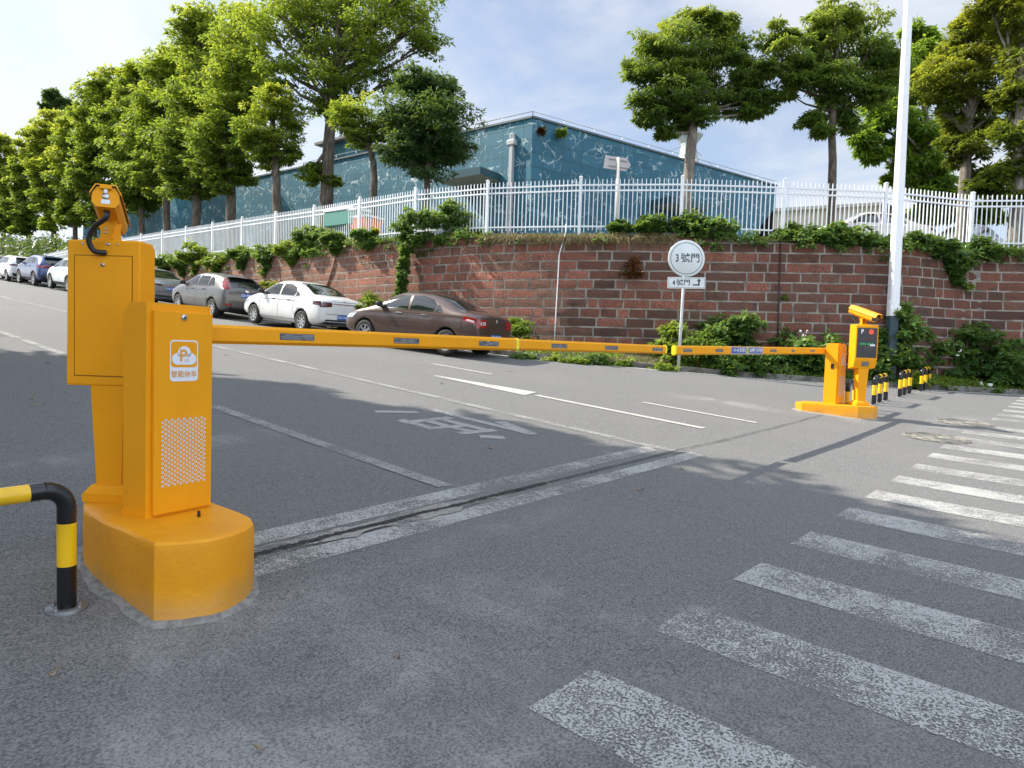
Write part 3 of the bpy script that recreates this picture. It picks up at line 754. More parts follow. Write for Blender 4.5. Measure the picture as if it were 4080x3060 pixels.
def band(x0, x1, mi, z0=-.040, z1=.040, o=e):
    q = [A2+d_*x0+s_*o+u_*z0, A2+d_*x1+s_*o+u_*z0, A2+d_*x1+s_*o+u_*z1, A2+d_*x0+s_*o+u_*z1]; m.add([iv_ @ v for v in q], [(0, 1, 2, 3)], mi)
xm = (rx(2965)+rx(2977))/2; wg = (rx(2965)-rx(2977))/2
band(xb, xa, 1, -.050, .050, .0265); band(xm+wg, xa-.02, 0); band(xb+.02, xm-wg, 0); band(xm-wg, xm+wg, 2)
bb = m.build('lettered_band', [M_BLUE, simple('grey_film', (.35, .38, .48), .4), simple('pale_green_film', (.50, .55, .18), .4)], bo2)
def btxt(x, body, size, mat, wide=1.):
    fr = frame(iv_ @ (A2+d_*x+s_*.0295), iv_.to_3x3() @ (-d_), iv_.to_3x3() @ u_)
    text_mesh('lettering', body, size, mat, bb, fr, wide=wide, off=.0008)
wL = (xa-.02)-(xm+wg); wR = (xm-wg)-(xb+.02)
btxt((xa-.02+xm+wg)/2, '一车一杆 请勿跟车', .062, M_WHITE, wL/.062/8.9)
btxt((xb+.02+xm-wg)/2, '减速慢行 损坏赔偿', .062, M_WHITE, wR/.062/8.9)
btxt(xm, '入口', .05, simple('olive_print', (.30, .33, .08), .5), 1.0)
m = MB(); m.lathe([(0, .03), (.0065, .03), (.008, .022), (.008, 0)], 12); o = m.build('rubber_plug', M_BLACK); o.location = (1.535, 3.30, .537); tag(o, 'small black rubber plug on top of the near yellow base', 'plug')

# recognition columns: local x right, local y = the way the screen faces, z up; seen from behind (near) and from the front (far)
def column(org, a, zb, hd, label, near, w=.40):
    e = empty('camera_column', org, a, label, 'camera column', 'licence plate camera columns')
    m = MB()
    m.prism([(-.115, -.11), (.115, -.11), (.115, .11), (-.115, .11)], 0, .045, 0)
    m.prism([(-.111, -.106), (.111, -.106), (.111, .106), (-.111, .106)], .045, .085, 0, None, [(-.09, -.07), (.09, -.07), (.09, .07), (-.09, .07)])
    m.v = [(x+.022, y, z) for x, y, z in m.v] if near else m.v
    m.build('foot', M_YEL, e)
    m = MB(); z0 = hd[0]
    m.prism([(-.068, -.055), (.068, -.055), (.068, .055), (-.068, .055)], .08, z0+.02, 0, None, [(-.092, -.07), (.092, -.07), (.092, .07), (-.092, .07)])
    m.v = [(x+.018, y, z) for x, y, z in m.v] if near else m.v
    m.build('post', M_YEL, e)
    # head: shell with rounded long edges
    z1 = hd[1]; D0, D1 = -.075, (.02 if near else .075)
    m = MB(); prof = [(D0, z0+.01), (D0+.01, z0), (D1+.0, z0+.02), (D1+.045, z0+.17), (D1+.045, z1-.03), (D1+.02, z1), (D0+.01, z1), (D0, z1-.01)]
    Mx = Matrix(((0, 0, 1, 0), (1, 0, 0, 0), (0, 1, 0, 0), (0, 0, 0, 1)))
    bm = bmesh.new(); vs = [bm.verts.new(Mx @ Vector((p[0], p[1], s*w/2))) for s in (-1, 1) for p in prof]; n = len(prof)
    bm.faces.new(vs[:n][::-1]); bm.faces.new(vs[n:])
    for k in range(n): bm.faces.new((vs[k], vs[(k+1) % n], vs[n+(k+1) % n], vs[n+k]))
    bmesh.ops.recalc_face_normals(bm, faces=bm.faces)
    bmesh.ops.bevel(bm, geom=[ed for ed in bm.edges if all(abs(abs(v.co.x)-w/2) < 1e-5 for v in ed.verts) and ed.verts[0].co.x*ed.verts[1].co.x > 0 and all(v.co.z < z0+.03 for v in ed.verts) and abs(ed.verts[0].co.y-ed.verts[1].co.y) > .05], offset=.028, segments=4, affect='EDGES', profile=.5)
    bmesh.ops.bevel(bm, geom=[ed for ed in bm.edges if all(abs(abs(v.co.x)-w/2) < 1e-5 for v in ed.verts) and ed.verts[0].co.x*ed.verts[1].co.x > 0], offset=.012, segments=3, affect='EDGES', profile=.5)
    me = bpy.data.meshes.new('head'); bm.to_mesh(me); bm.free(); head = link('head', me, e, M_YEL)
    # back door with a visible gap, lock and screws
    y = D0
    m = MB(); dw, dz0, dz1 = w/2-.045, z0+.055, z1-.085
    m.box((.0, y-.0005, (dz0+dz1)/2), (2*dw, .006, dz1-dz0), 0, None, .002)
    gp = .003
    for c, s in (((0, y-.0002, dz1+gp), (2*dw+.012, .002, gp*1.3)), ((0, y-.0002, dz0-gp), (2*dw+.012, .002, gp*1.3)), ((-dw-gp, y-.0002, (dz0+dz1)/2), (gp*1.3, .002, dz1-dz0)), ((dw+gp, y-.0002, (dz0+dz1)/2), (gp*1.3, .002, dz1-dz0))): m.box(c, s, 1)
    bd = m.build('back_door', [M_YEL, bpy.data.materials.get('seam_shadow') or simple('seam_shadow', (.20, .075, .004), .8)], e)
    m = MB(); m.lathe([(0, .008), (.010, .008), (.011, 0)], 14, 0, frame((0, y-.003, dz1-.045), (1, 0, 0), (0, 0, 1))); m.disc((0, y-.0115, dz1-.045), .004, (0, -1, 0), 8, 1); m.build('lock', [M_STEEL, M_BLACK], bd)
    m = MB()
    for q in (-.115, -.0+.015, .08): m.lathe([(0, .004), (.005, .004), (.006, 0)], 8, 0, frame((q, y-.0005, z1-.022), (1, 0, 0), (0, 0, 1)))
    m.build('screws', M_STEEL, head)
    if not near:
        yf = D1+.0465
        m = MB(); m.box((0, yf, (z0+.20+z1-.06)/2), (w-.045, .004, z1-z0-.26), 0); scn = m.build('screen', simple('black_screen', (.006, .006, .008), .12), e)
        yt = yf+.0025
        tf = lambda x, z: frame((x, yt, z), (-1, 0, 0), (0, 0, 1))
        text_mesh('lettering', 'P', .105, M_WHITE, scn, tf(.095, z1-.125), off=.004, wide=.8)
        m = MB(); m.disc((-.065, yt, z1-.125), .036, (0, 1, 0), 24, 0)
        for k in range(8): m.tube([(-.065, yt+.001, z1-.125), (-.065+.042*math.cos(k*.785), yt+.001, z1-.125+.042*math.sin(k*.785))], .004, 4)
        m.build('stop_lamp', M_LEDR, scn)
        text_mesh('lettering', '一位一车 减速', .034, M_LEDD, scn, tf(.01, z1-.245), wide=1)
        text_mesh('lettering', '无牌车 请扫码', .042, M_LEDG, scn, tf(.01, z1-.335), wide=1)
        m = MB()
        for k in range(5): m.box((-.05+.01*k, yt, z1-.37-.02*k), (.19-.02*k, .001, .003), 0)
        m.build('glare_lines', simple('grey_lines', (.12, .12, .12), .2), scn)
        m = MB(); m.box((-.10, yt, z1-.35), (.09, .001, .03), 0); m.build('paper_label', M_STICK, scn)
        # keypad plate in the slanting lower panel
        n_ = Vector((0, .15, -.045)).normalized(); c = Vector((0, D1+.0245, z0+.095))
        fr = frame(c+n_*.002, (-1, 0, 0), Vector((0, .045, .15)).normalized())
        m = MB(); m.box((0, 0, 0), (.125, .085, .004), 0); ob = m.build('keypad', simple('dark_grey_plate', (.10, .10, .11), .4), e); ob.matrix_local = fr
        for r in range(3):
            for q in range(4):
                pass
        m = MB()
        for r in range(3):
            for q in range(4): m.lathe([(0, .005), (.006, .005), (.007, 0)], 8, 0, Matrix.Translation((-.04+q*.027, -.024+r*.024, .002)))
        m.build('keys', M_STEEL, ob)
    # camera on its bracket, pointing along +y and down
    zc = z1; XO = -.010 if near else .015
    m = MB()
    for sx in (-1, 1):
        m.prism([(-.035, 0), (.035, 0), (.028, .06), (.045, .118), (-.045, .118), (-.028, .06)], -.004, .004, 0, Matrix(((0, 0, 1, sx*.032+XO), (1, 0, 0, 0), (0, 1, 0, zc+.004), (0, 0, 0, 1))))
    m.prism([(-.045, -.030), (.045, -.030), (.030, .05), (.058, .112), (-.058, .112), (-.03, .05)], -.003, .003, 0, Matrix(((1, 0, 0, XO), (0, 0, -1, -.035), (0, 1, 0, zc), (0, 0, 0, 1))))
    m.box((XO, 0, zc+.006), (.11, .10, .012), 0, None, .003)
    m.disc((XO+.02, D0-.002, zc-.035), .035, (0, -1, 0), 20, 0, .028)
    br = m.build('bracket', M_YEL, e)
    m = MB()
    for q in (.045, .065): m.lathe([(0, .004), (.006, .004), (.007, 0)], 8, 0, frame((XO, -.0385, zc+q), (1, 0, 0), (0, 0, 1)))
    m.lathe([(0, .004), (.007, .004), (.008, 0)], 8, 0, frame((XO+.04, D0-.001, zc-.022), (1, 0, 0), (0, 0, 1)))
    m.build('bolts', M_STEEL, br)
    tl = R_(-14 if near else -20)
    Mc = Matrix.Translation((XO, 0, zc+(.155 if near else .185))) @ Matrix.Rotation(R_(27 if near else 22), 4, 'Z') @ Matrix.Rotation(tl, 4, 'X') @ Matrix.Scale(.98 if near else 1.2, 4)
    Ln0, Ln1 = -.20, (.17 if near else .19)
    m = MB(); Mp = Matrix(((1, 0, 0, 0), (0, 0, 1, 0), (0, 1, 0, 0), (0, 0, 0, 1)))
    oct_ = [(-.042, -.055), (.042, -.055), (.062, -.030), (.062, .020), (.040, .056), (-.040, .056), (-.062, .020), (-.062, -.030)]
    m.prism(oct_, Ln0, Ln1, 0, Mc @ Mp)
    cb = m.build('camera_housing', M_YEL, e)
    m = MB(); shield = [(-.070, .012), (-.045, .062), (.045, .062), (.070, .012), (.075, .014), (.049, .068), (-.049, .068), (-.075, .014)]
    m.prism(shield, Ln0-.006, Ln1+.055, 0, Mc @ Mp); 
    m.prism([(-.067, .010), (-.043, .059), (.043, .059), (.067, .010), (.069, .011), (.0445, .0615), (-.0445, .0615), (-.069, .011)], Ln0-.009, Ln1+.03, 1, Mc @ Mp)
    m.box(Mc @ Vector((0, Ln0-.010, .052)), (.055, .012, .024), 0, Mc.to_3x3(), .003)
    m.build('sun_shield', [M_YEL, M_BLACK], cb)
    m = MB(); m.box(Mc @ Vector((0, Ln1+.003, 0)), (.088, .006, .082), 0, Mc.to_3x3()); m.build('lens_window', simple('lens_glass', (.03, .035, .04), .08), cb)
    # latch and label on the rear face
    m = MB(); m.box(Mc @ Vector((0, Ln0-.006, .030)), (.018, .008, .026), 0, Mc.to_3x3(), .003)
    m.lathe([(0, .006), (.016, .006), (.018, 0)], 16, 0, Mc @ frame((0, Ln0-.001, .004), (1, 0, 0), (0, 0, 1))); m.build('latch', M_STEEL, cb)
    m = MB(); m.box(Mc @ Vector((0, Ln0-.001, -.026)), (.040, .002, .024), 0, Mc.to_3x3()); m.build('label_plate', M_STICK, cb)
    # corrugated conduit
    A = Mc @ Vector((0.0, Ln0+.05, -.055)); z_ = zc
    if near: pts = [A, A+Vector((0, -.004, -.035)), (-.000, -.135, z_+.065), (-.035, -.13, z_+.02), (-.043, -.125, z_-.02), (-.03, -.11, z_-.060), (-.005, -.10, z_-.068), (.012, -.075, z_-.066)]
    else: pts = [A, A+Vector((.02, -.01, -.04)), (.09, -.10, z_+.05), (.10, -.10, z_-.02), (.07, -.09, z_-.07)]
    pts = crom([tuple(p) for p in pts], 14)
    rr_ = [(.0125 if near else .007)*(1+.13*(k % 2)) for k in range(len(pts))]
    m = MB(); m.tube(pts, rr_, 12, 0, True); m.build('conduit', M_BLACK, e)
    return e
column((1.385, 4.0, .537), R_(-53), .534, (.617, 1.387), 'near camera column: yellow box seen from behind with a black hose hanging below its camera', True)
column((12.70, 2.86, ZB2+.003), R_(-45+180), ZB2, (.62, 1.385), 'far camera column: sunlit yellow box with a black display screen and a red cross', False)

# hoop barriers
M_FLANGE = simple('dull_flange', (.20, .205, .21), .45, .6, var=.25)
def hoop(x0, x1, y, nposts, h, r, label, near=False, rail_seg=.2):
    zs = gz(x0, y)
    e = empty('hoop_barrier', (x0, y, zs), 0, label, 'hoop barrier', 'black and yellow hoop barriers')
    L = x1-x0; zt = h-r; br = .085
    sgn = 1
    def bandtube(pts, cuts, name):
        """pts polyline, cuts: list of (s0,s1,mat)"""
        acc = [0]
        for a, b in zip(pts[:-1], pts[1:]): acc.append(acc[-1]+math.dist(a, b))
        def P(s):
            for i in range(len(pts)-1):
                if s <= acc[i+1]+1e-9: t = (s-acc[i])/(acc[i+1]-acc[i]); return tuple(a+(b-a)*t for a, b in zip(pts[i], pts[i+1]))
            return pts[-1]
        m = MB()
        for s0, s1, mi in cuts:
            s1 = min(s1, acc[-1])
            if s0 >= s1: continue
            q = [P(s0)]+[p for p, a in zip(pts, acc) if s0+1e-4 < a < s1-1e-4]+[P(s1)]
            m.tube(q, r, 16, mi, True, False)
        return m.build(name, [M_BLACKP, M_YELP], e)
    arc = lambda cx, cz, a0, a1: [(cx+br*math.cos(R_(a0+(a1-a0)*k/7)), 0, cz+br*math.sin(R_(a0+(a1-a0)*k/7))) for k in range(8)]
    g1_ = gz(x1, y)-zs
    dz = g1_ if nposts > 1 else 0
    z3 = [h*.33, h*.66]
    if near: z3 = [.195, .385]
    # end post with bend
    left = [(0, 0, 0), (0, 0, zt-br)]+arc(br if sgn > 0 else -br, zt-br, 180, 90)
    bandtube([(0, 0, 0), (0, 0, zt-br)]+[(p[0], 0, p[2]) for p in arc(br, zt-br, 180, 90)][1:], [(0, z3[0], 0), (z3[0], z3[1], 1), (z3[1], 9, 0)], 'post')
    bandtube([(L, 0, dz), (L, 0, dz+zt-br)]+[(p[0], 0, p[2]+dz) for p in arc(L-br, zt-br, 0, 90)][1:], [(0, z3[0], 0), (z3[0], z3[1], 1), (z3[1], 9, 0)], 'post')
    if nposts > 2: bandtube([(L*.48, 0, dz*.48), (L*.48, 0, dz*.48+zt-.01)], [(0, z3[0], 0), (z3[0], z3[1], 1), (z3[1], 9, 0)], 'post')
    a = (br, 0, zt); b = (L-br, 0, zt+dz); Lr = math.dist(a, b); cuts = []; s = 0; k = 0
    if near: s = 0; k = 0
    seg_ = rail_seg
    while s < Lr: cuts.append((s, s+seg_, k % 2)); s += seg_; k += 1
    if near: cuts = [(0, .17, 0)] ; cuts = [(Lr-.055, Lr, 0)]; s = Lr-.055; k = 1
    if near:
        while s > 0: cuts.append((max(0, s-.28), s, k % 2)); s -= .28; k += 1
    bandtube([a, b], cuts, 'rail')
    for px_, pz_ in ([(0, 0), (L, dz)]+([(L*.48, dz*.48)] if nposts > 2 else [])):
        m = MB(); m.lathe([(r, .004), (r*2.15, .004), (r*2.2, 0), (r*2.2, -.02)], 24, 0, Matrix.Translation((px_, 0, pz_+.004)))
        for q in range(4):
            an = .6+q*1.57; m.lathe([(0, .028), (.005, .028), (.005, .014), (.010, .014), (.010, .004)], 6, 0, Matrix.Translation((px_+r*1.65*math.cos(an), r*1.65*math.sin(an), pz_+.004)))
        m.build('flange', M_FLANGE, e)
hoop(-.45, .985, 3.37, 2, .575, .038, 'near hoop barrier of thick black and yellow pipe beside the tall yellow base', True)
hoop(12.98, 14.05, 3.12, 3, .60, .045, 'hoop barrier mostly hidden behind the far camera column')
hoop(15.08, 16.14, 3.13, 3, .60, .045, 'first hoop barrier right of the far camera column, nearest of the row of three')
hoop(17.41, 18.52, 3.09, 3, .60, .045, 'middle hoop barrier of the three in the road centre')
hoop(19.64, 20.75, 3.02, 3, .60, .045, 'farthest hoop barrier, closest to the kerb and weeds')

# ------------------------------------------------------------------ gate sign, direction sign, lamp pole
sp = pix(2733, 1031, 17.3); sb = pix(2705, 1400, 17.3); gnd = gz(sb.x, sb.y)+.1
sg = empty('gate_sign', (sb.x, sb.y, gnd), 0, 'round white gate sign above a small arrow plate on a slightly leaning post', 'sign')
O = Vector((sb.x, sb.y, gnd)); topc = sp-O
m = MB(); m.tube([(0, 0, -.2), topc+Vector((.03, .03, .3))], .038, 12); m.build('post', simple('grey_white_post', (.55, .56, .55), .6, var=.25, vscale=4), sg)
nrm = (CP-sp); nrm.z = 0; nrm.normalize(); nrm = Matrix.Rotation(R_(12), 3, 'Z') @ nrm
xd = Vector((-nrm.y, nrm.x, 0)); tilt = (topc-Vector((0, 0, 0))).normalized(); zd = (Vector((0, 0, 1))+xd*(-.03)).normalized()
M_SIGN = simple('sign_white', (.66, .70, .69), .35, var=.05, vscale=3); M_INK = simple('sign_ink', (.02, .045, .055), .5)
F0 = frame(topc+nrm*.06, xd, zd); Rr = .46
m = MB(); m.lathe([(0, 0), (Rr, 0), (Rr+.008, -.006), (Rr+.008, -.024), (Rr-.02, -.028), (0, -.028)], 48, 0, F0); rp = m.build('round_plate', M_SIGN, sg)
m = MB(); m.lathe([(Rr*.885, .0012), (Rr*.855, .0012)], 64, 0, F0); m.build('ring', M_INK, rp)
text_mesh('lettering', '3', .27, M_INK, rp, F0 @ Matrix.Translation((-.235, -.005, .002)), wide=.72, off=.006)
text_mesh('lettering', '號門', .25, M_INK, rp, F0 @ Matrix.Translation((.10, -.0, .002)), wide=1.0, off=.003)
F1 = frame(pix(2733, 1128, 17.3)-O+nrm*.06, xd, zd)
m = MB(); m.box((0, 0, -.012), (.95, .29, .022), 0, None, .006); ap = m.build('arrow_plate', M_SIGN, sg); ap.matrix_local = F1
m = MB()
for c, s in (((0, .122, 0), (.90, .007, .001)), ((0, -.122, 0), (.90, .007, .001)), ((-.45, 0, 0), (.007, .244, .001)), ((.45, 0, 0), (.007, .244, .001))): m.box(Vector(c)+Vector((0, 0, .0008)), s, 0)
m.box((.245, -.05, .001), (.17, .034, .001), 0); m.box((.315, .005, .001), (.04, .145, .001), 0)
m.add([(.315, .115, .0015), (.255, .04, .0015), (.315, .06, .0015), (.375, .04, .0015)], [(0, 1, 2), (0, 2, 3)], 0)
m.build('border', M_INK, ap)
text_mesh('lettering', '4', .19, M_INK, ap, Matrix.Translation((-.32, -.005, .001)), wide=.75, off=.004)
text_mesh('lettering', '號門', .165, M_INK, ap, Matrix.Translation((-.08, 0, .001)), wide=1.1, off=.002)

dp_ = pix(2455, 915, 22.0); dt = pix(2464, 640, 22.0)
ds = empty('direction_sign', dp_, 0, 'blank grey back of an arrow shaped direction sign on a post behind the fence', 'sign')
m = MB(); m.tube([(0, 0, -.3), (dt-dp_)+Vector((0, 0, .1))], .055, 12); m.build('post', simple('cream_post', (.60, .56, .50), .6, var=.1), ds)
F2 = frame(pix(2462, 652, 22.05)-dp_, cR - Vector((0, 0, cR.z)), (0, 0, 1))
m = MB(); m.prism([(-.45, -.21), (.27, -.21), (.43, 0), (.27, .21), (-.45, .21)], -.012, .012, 0, F2 @ Matrix.Rotation(R_(-7), 4, 'Z')); m.build('plate', simple('sign_back', (.42, .39, .38), .5, .3, var=.08), ds)
m = MB()
for zz in (-.11, .11): m.box(F2 @ Vector((0, zz, .03)), (.62, .02, .03), 0, (F2 @ Matrix.Rotation(R_(-7), 4, 'Z')).to_3x3())
m.build('brackets', simple('bracket_grey', (.30, .29, .28), .5, .4), ds)

lb = pix(3555, 1330, 17.9); lb.z = gz(lb.x, lb.y)+.15; lt = pix(3620, 0, 17.75)
lp = empty('lamp_pole', lb, 0, 'tall white square lamp pole with a dark foot, rising out of the picture', 'lamp pole')
dv = (lt-lb); k = 10.5/dv.z; tp = dv*k
a0 = math.atan2(-lb.y, -lb.x)
def sq(c, s, ch=.22): 
    P = []
    for q in range(4):
        an = a0+R_(28)+q*math.pi/2
        for da in (-.16, .16): P.append(Vector(c)+Vector((math.cos(an+math.pi/4+da)*s, math.sin(an+math.pi/4+da)*s, 0)))
    return P
zj = pix(3560, 1256, 17.9).z-lb.z
def pole_part(z0, z1, s0, s1, name, mat):
    m = MB(); a = sq(tp*(z0/tp.z), s0); b = sq(tp*(z1/tp.z), s1); n = len(a)
    m.add(a+b, [tuple(range(n-1, -1, -1)), tuple(range(n, 2*n))]+[(i, (i+1) % n, n+(i+1) % n, n+i) for i in range(n)], 0); return m.build(name, mat, lp)
pole_part(-.1, zj, .150, .148, 'foot_sleeve', simple('dark_teal_sleeve', (.035, .06, .075), .6, var=.2))
shaft = pole_part(zj-.02, 10.5, .152, .105, 'shaft', simple('lamp_white', (.80, .80, .80), .35, var=.03))
m = MB(); m.box(tp*((zj+.12)/tp.z)+Vector((-.02, -.115, 0)), (.17, .01, .24), 0, Matrix.Rotation(a0+R_(28)+math.pi/2, 3, 'Z')); m.build('service_flap', M_WHITE, shaft)
m = MB(); m.tube([tp, tp+Vector((-.9, -.8, .35)), tp+Vector((-1.6, -1.4, .4))], .04, 8); m.box(tp+Vector((-1.85, -1.62, .4)), (.7, .28, .09), 0, Matrix.Rotation(.72, 3, 'Z'), .03); m.build('lamp_head', M_WHITE, lp)
# manhole covers
MH = Mat('cast_iron_cover'); MH.col(MH.mix(MH.rng(MH.noise(9, 5), .4, .6), (.10, .098, .09), (.24, .225, .19))); MH.set(Roughness=.8); MH = MH.m
for (x, y), lab in zip(((11.55, 1.54), (13.93, 1.46)), ('nearer round manhole cover beside the crosswalk, dusty', 'farther round manhole cover, between the crosswalk and the hoop barriers')):
    m = MB()
    m.lathe([(0, .010), (.30, .010), (.32, .006)], 40, 0)
    for r in (.36, .40, .08, .14, .20, .26): m.lathe([(r, .006), (r, .013), (r+.018, .013), (r+.018, .006)], 40, 0)
    m.lathe([(.32, .004), (.45, .004)], 40, 0)
    o = m.build('manhole_cover', MH); e1 = (gz(x+.3, y)-gz(x-.3, y))/.6; e2 = (gz(x, y+.3)-gz(x, y-.3))/.6
    o.location = (x, y, gz(x, y)+.002); o.rotation_euler = (math.atan(e2), -math.atan(e1), 0); tag(o, lab, 'manhole cover', 'manhole covers')

# ------------------------------------------------------------------ teal hall, shed behind the fence
TE = Mat('teal_panels'); uvn = TE.node('ShaderNodeTexCoord').outputs['UV']
def brick(m, vec, w, h, mortar, c1, c2, cm, off=0., squash=1):
    n = m.node('ShaderNodeTexBrick'); m.l.new(vec, n.inputs['Vector']); n.offset = off
    n.inputs['Scale'].default_value = 1; n.inputs['Brick Width'].default_value = w; n.inputs['Row Height'].default_value = h; n.inputs['Mortar Size'].default_value = mortar
    n.inputs['Color1'].default_value = (*c1, 1); n.inputs['Color2'].default_value = (*c2, 1); n.inputs['Mortar'].default_value = (*cm, 1); n.inputs['Mortar Smooth'].default_value = .2
    n.inputs['Bias'].default_value = 0
    return n
bk = brick(TE, uvn, 1.3, .68, .026, (.020, .112, .165), (.030, .142, .205), (.022, .085, .105))
# fissure-like lime streaks: distorted voronoi edges, broken by noise
dn = TE.node('ShaderNodeTexNoise'); TE.l.new(uvn, dn.inputs['Vector']); dn.inputs['Scale'].default_value = .9; dn.inputs['Detail'].default_value = 4
dv_ = TE.node('ShaderNodeVectorMath', operation='MULTIPLY_ADD'); TE.l.new(dn.outputs['Color'], dv_.inputs[0]); dv_.inputs[1].default_value = (2.0, 1.2, 0); TE.l.new(uvn, dv_.inputs[2])
vm = TE.map((1, .75, 1), (0, 0, .5), vec=dv_.outputs[0])
vo = TE.node('ShaderNodeTexVoronoi', feature='DISTANCE_TO_EDGE'); vo.inputs['Scale'].default_value = 2.3; TE.l.new(vm, vo.inputs['Vector'])
brk = TE.noise(1.1, 3, .5, vec=uvn)
wd = TE.rng(TE.noise(3.5, 2, vec=uvn), .35, .7, .015, .085, False)
ln = TE.math('SUBTRACT', 1, TE.math('MINIMUM', 1, TE.math('DIVIDE', vo.outputs['Distance'], wd)))
ln = TE.math('MULTIPLY', TE.rng(ln, .1, .7), TE.rng(brk, .47, .56))
run = TE.noise(2.2, 4, .7, vec=TE.map((2.4, .22, 1), vec=uvn)); wash = TE.math('MULTIPLY', TE.rng(run, .54, .78), TE.rng(TE.noise(.35, 3, vec=uvn), .42, .62))
tc_ = TE.mix(TE.math('MULTIPLY', wash, .7), bk.outputs['Color'], (.16, .27, .29))
tc_ = TE.mix(TE.math('MULTIPLY', ln, .9), tc_, (.42, .52, .53))
TE.col(tc_); TE.set(Roughness=.55, Specular_IOR_Level=.4)
def quad_uv(name, quads, mats, parent):
    """quads: (p0,p1,p2,p3,mi) with uv = metres along p0-p1 and z"""
    me = bpy.data.meshes.new(name); vs = []; fs = []; uv = []; mi = []; u0 = 0
    for p0, p1, p2, p3, k in quads:
        b = len(vs); vs += [p0, p1, p2, p3]; fs.append((b, b+1, b+2, b+3)); mi.append(k); L = (Vector(p1)-Vector(p0)).xy.length
        uv += [u0, p0[2], u0+L, p1[2], u0+L, p2[2], u0, p3[2]]; u0 += L
    me.from_pydata([tuple(v) for v in vs], [], fs); l = me.uv_layers.new(name='UVMap'); l.data.foreach_set('uv', uv)
    o = link(name, me, parent, mats); me.polygons.foreach_set('material_index', mi); return o
K0 = pix(2123, 461, 34.); K1 = pix(3093, 744, 46.); K2 = pix(331, 859, 66.)
zr = (K0.z+K1.z)/2; K0.z = K1.z = zr
K2.z = pix(331, 855, 66.).z
zg = 4.7
bld = empty('teal_hall', (K0.x, K0.y, zg), 0, 'large flat roofed hall clad in stained teal panels, its corner towards the road', 'building')
o_ = Vector((K0.x, K0.y, zg))
lo = lambda p, z=None: Vector((p.x, p.y, p.z if z is None else z))-o_
quad_uv('wall', [(lo(K2, zg-.5), lo(K0, zg-.5), lo(K0), lo(K2), 0), (lo(K0, zg-.5), lo(K1, zg-.5), lo(K1), lo(K0), 0)], TE.m, bld)
back = (K1-K0).xy.normalized(); bk3 = Vector((back.x, back.y, 0)); lf = (K2-K0).xy.normalized(); lf3 = Vector((lf.x, lf.y, 0))
BK = K2+bk3*22; BR = K1+lf3*25
M_TRIM = simple('roof_trim', (.09, .12, .125), .6, var=.15)
m = MB(); pl = [lo(K0), lo(K1), lo(BR), lo(BK), lo(K2)]; m.add([p-Vector((0, 0, .25)) for p in pl], [(0, 1, 2, 3, 4)], 0)
m.add([lo(K1), lo(BR), lo(BR, zg-.5), lo(K1, zg-.5)], [(0, 1, 2, 3)], 0); m.add([lo(BK), lo(K2), lo(K2, zg-.5), lo(BK, zg-.5)], [(0, 1, 2, 3)], 0)
m.build('roof', M_TRIM, bld)
def bar(m, a, b, w, h, mi=0):
    a = Vector(a); b = Vector(b); d = b-a; s = Vector((d.y, -d.x, 0)).normalized()*w/2; u = Vector((0, 0, h/2))
    m.add([a-s-u, a+s-u, a+s+u, a-s+u, b-s-u, b+s-u, b+s+u, b-s+u], [(0, 1, 2, 3), (7, 6, 5, 4), (0, 4, 5, 1), (1, 5, 6, 2), (2, 6, 7, 3), (3, 7, 4, 0)], mi)
m = MB(); bar(m, lo(K2), lo(K0), .16, .10); bar(m, lo(K0), lo(K1), .16, .10); m.build('coping', M_TRIM, bld)
m = MB()
for a, b in ((K2, K0), (K0, K1)):
    L = (b-a).length; n = int(L/1.9)
    upz = Vector((0, 0, .28)); m.tube([lo(a)+upz, lo(b)+upz], .022, 5)
    for k in range(n+1): p = lo(a).lerp(lo(b), k/n); m.tube([p, p+upz], .018, 4)
m.build('roof_rail', simple('rail_grey', (.45, .47, .48), .5, .5), bld)
# outward normals of the two faces
nl = Vector((lf3.y, -lf3.x, 0)); nl = nl if nl.dot(CP-K0) > 0 else -nl
nr = Vector((bk3.y, -bk3.x, 0)); nr = nr if nr.dot(CP-K0) > 0 else -nr
# downpipe
dpt = K0+lf3*1.15+nl*.16
m = MB(); zt = pix(2080, 555, 34).z; p = dpt-o_
m.box((p.x, p.y, (zt-zg)/2), (.2, .2, zt-zg), 0, Matrix.Rotation(math.atan2(lf3.y, lf3.x), 3, 'Z')); m.box((p.x, p.y, zt-zg), (.5, .3, .3), 0, Matrix.Rotation(math.atan2(lf3.y, lf3.x), 3, 'Z'), .05)
m.box((p.x+.1, p.y+.05, zt-zg+.3), (.3, .26, .4), 0, Matrix.Rotation(math.atan2(lf3.y, lf3.x)+.3, 3, 'Z'), .06)
m.build('downpipe', simple('grey_pvc', (.42, .43, .44), .5, var=.06), bld)
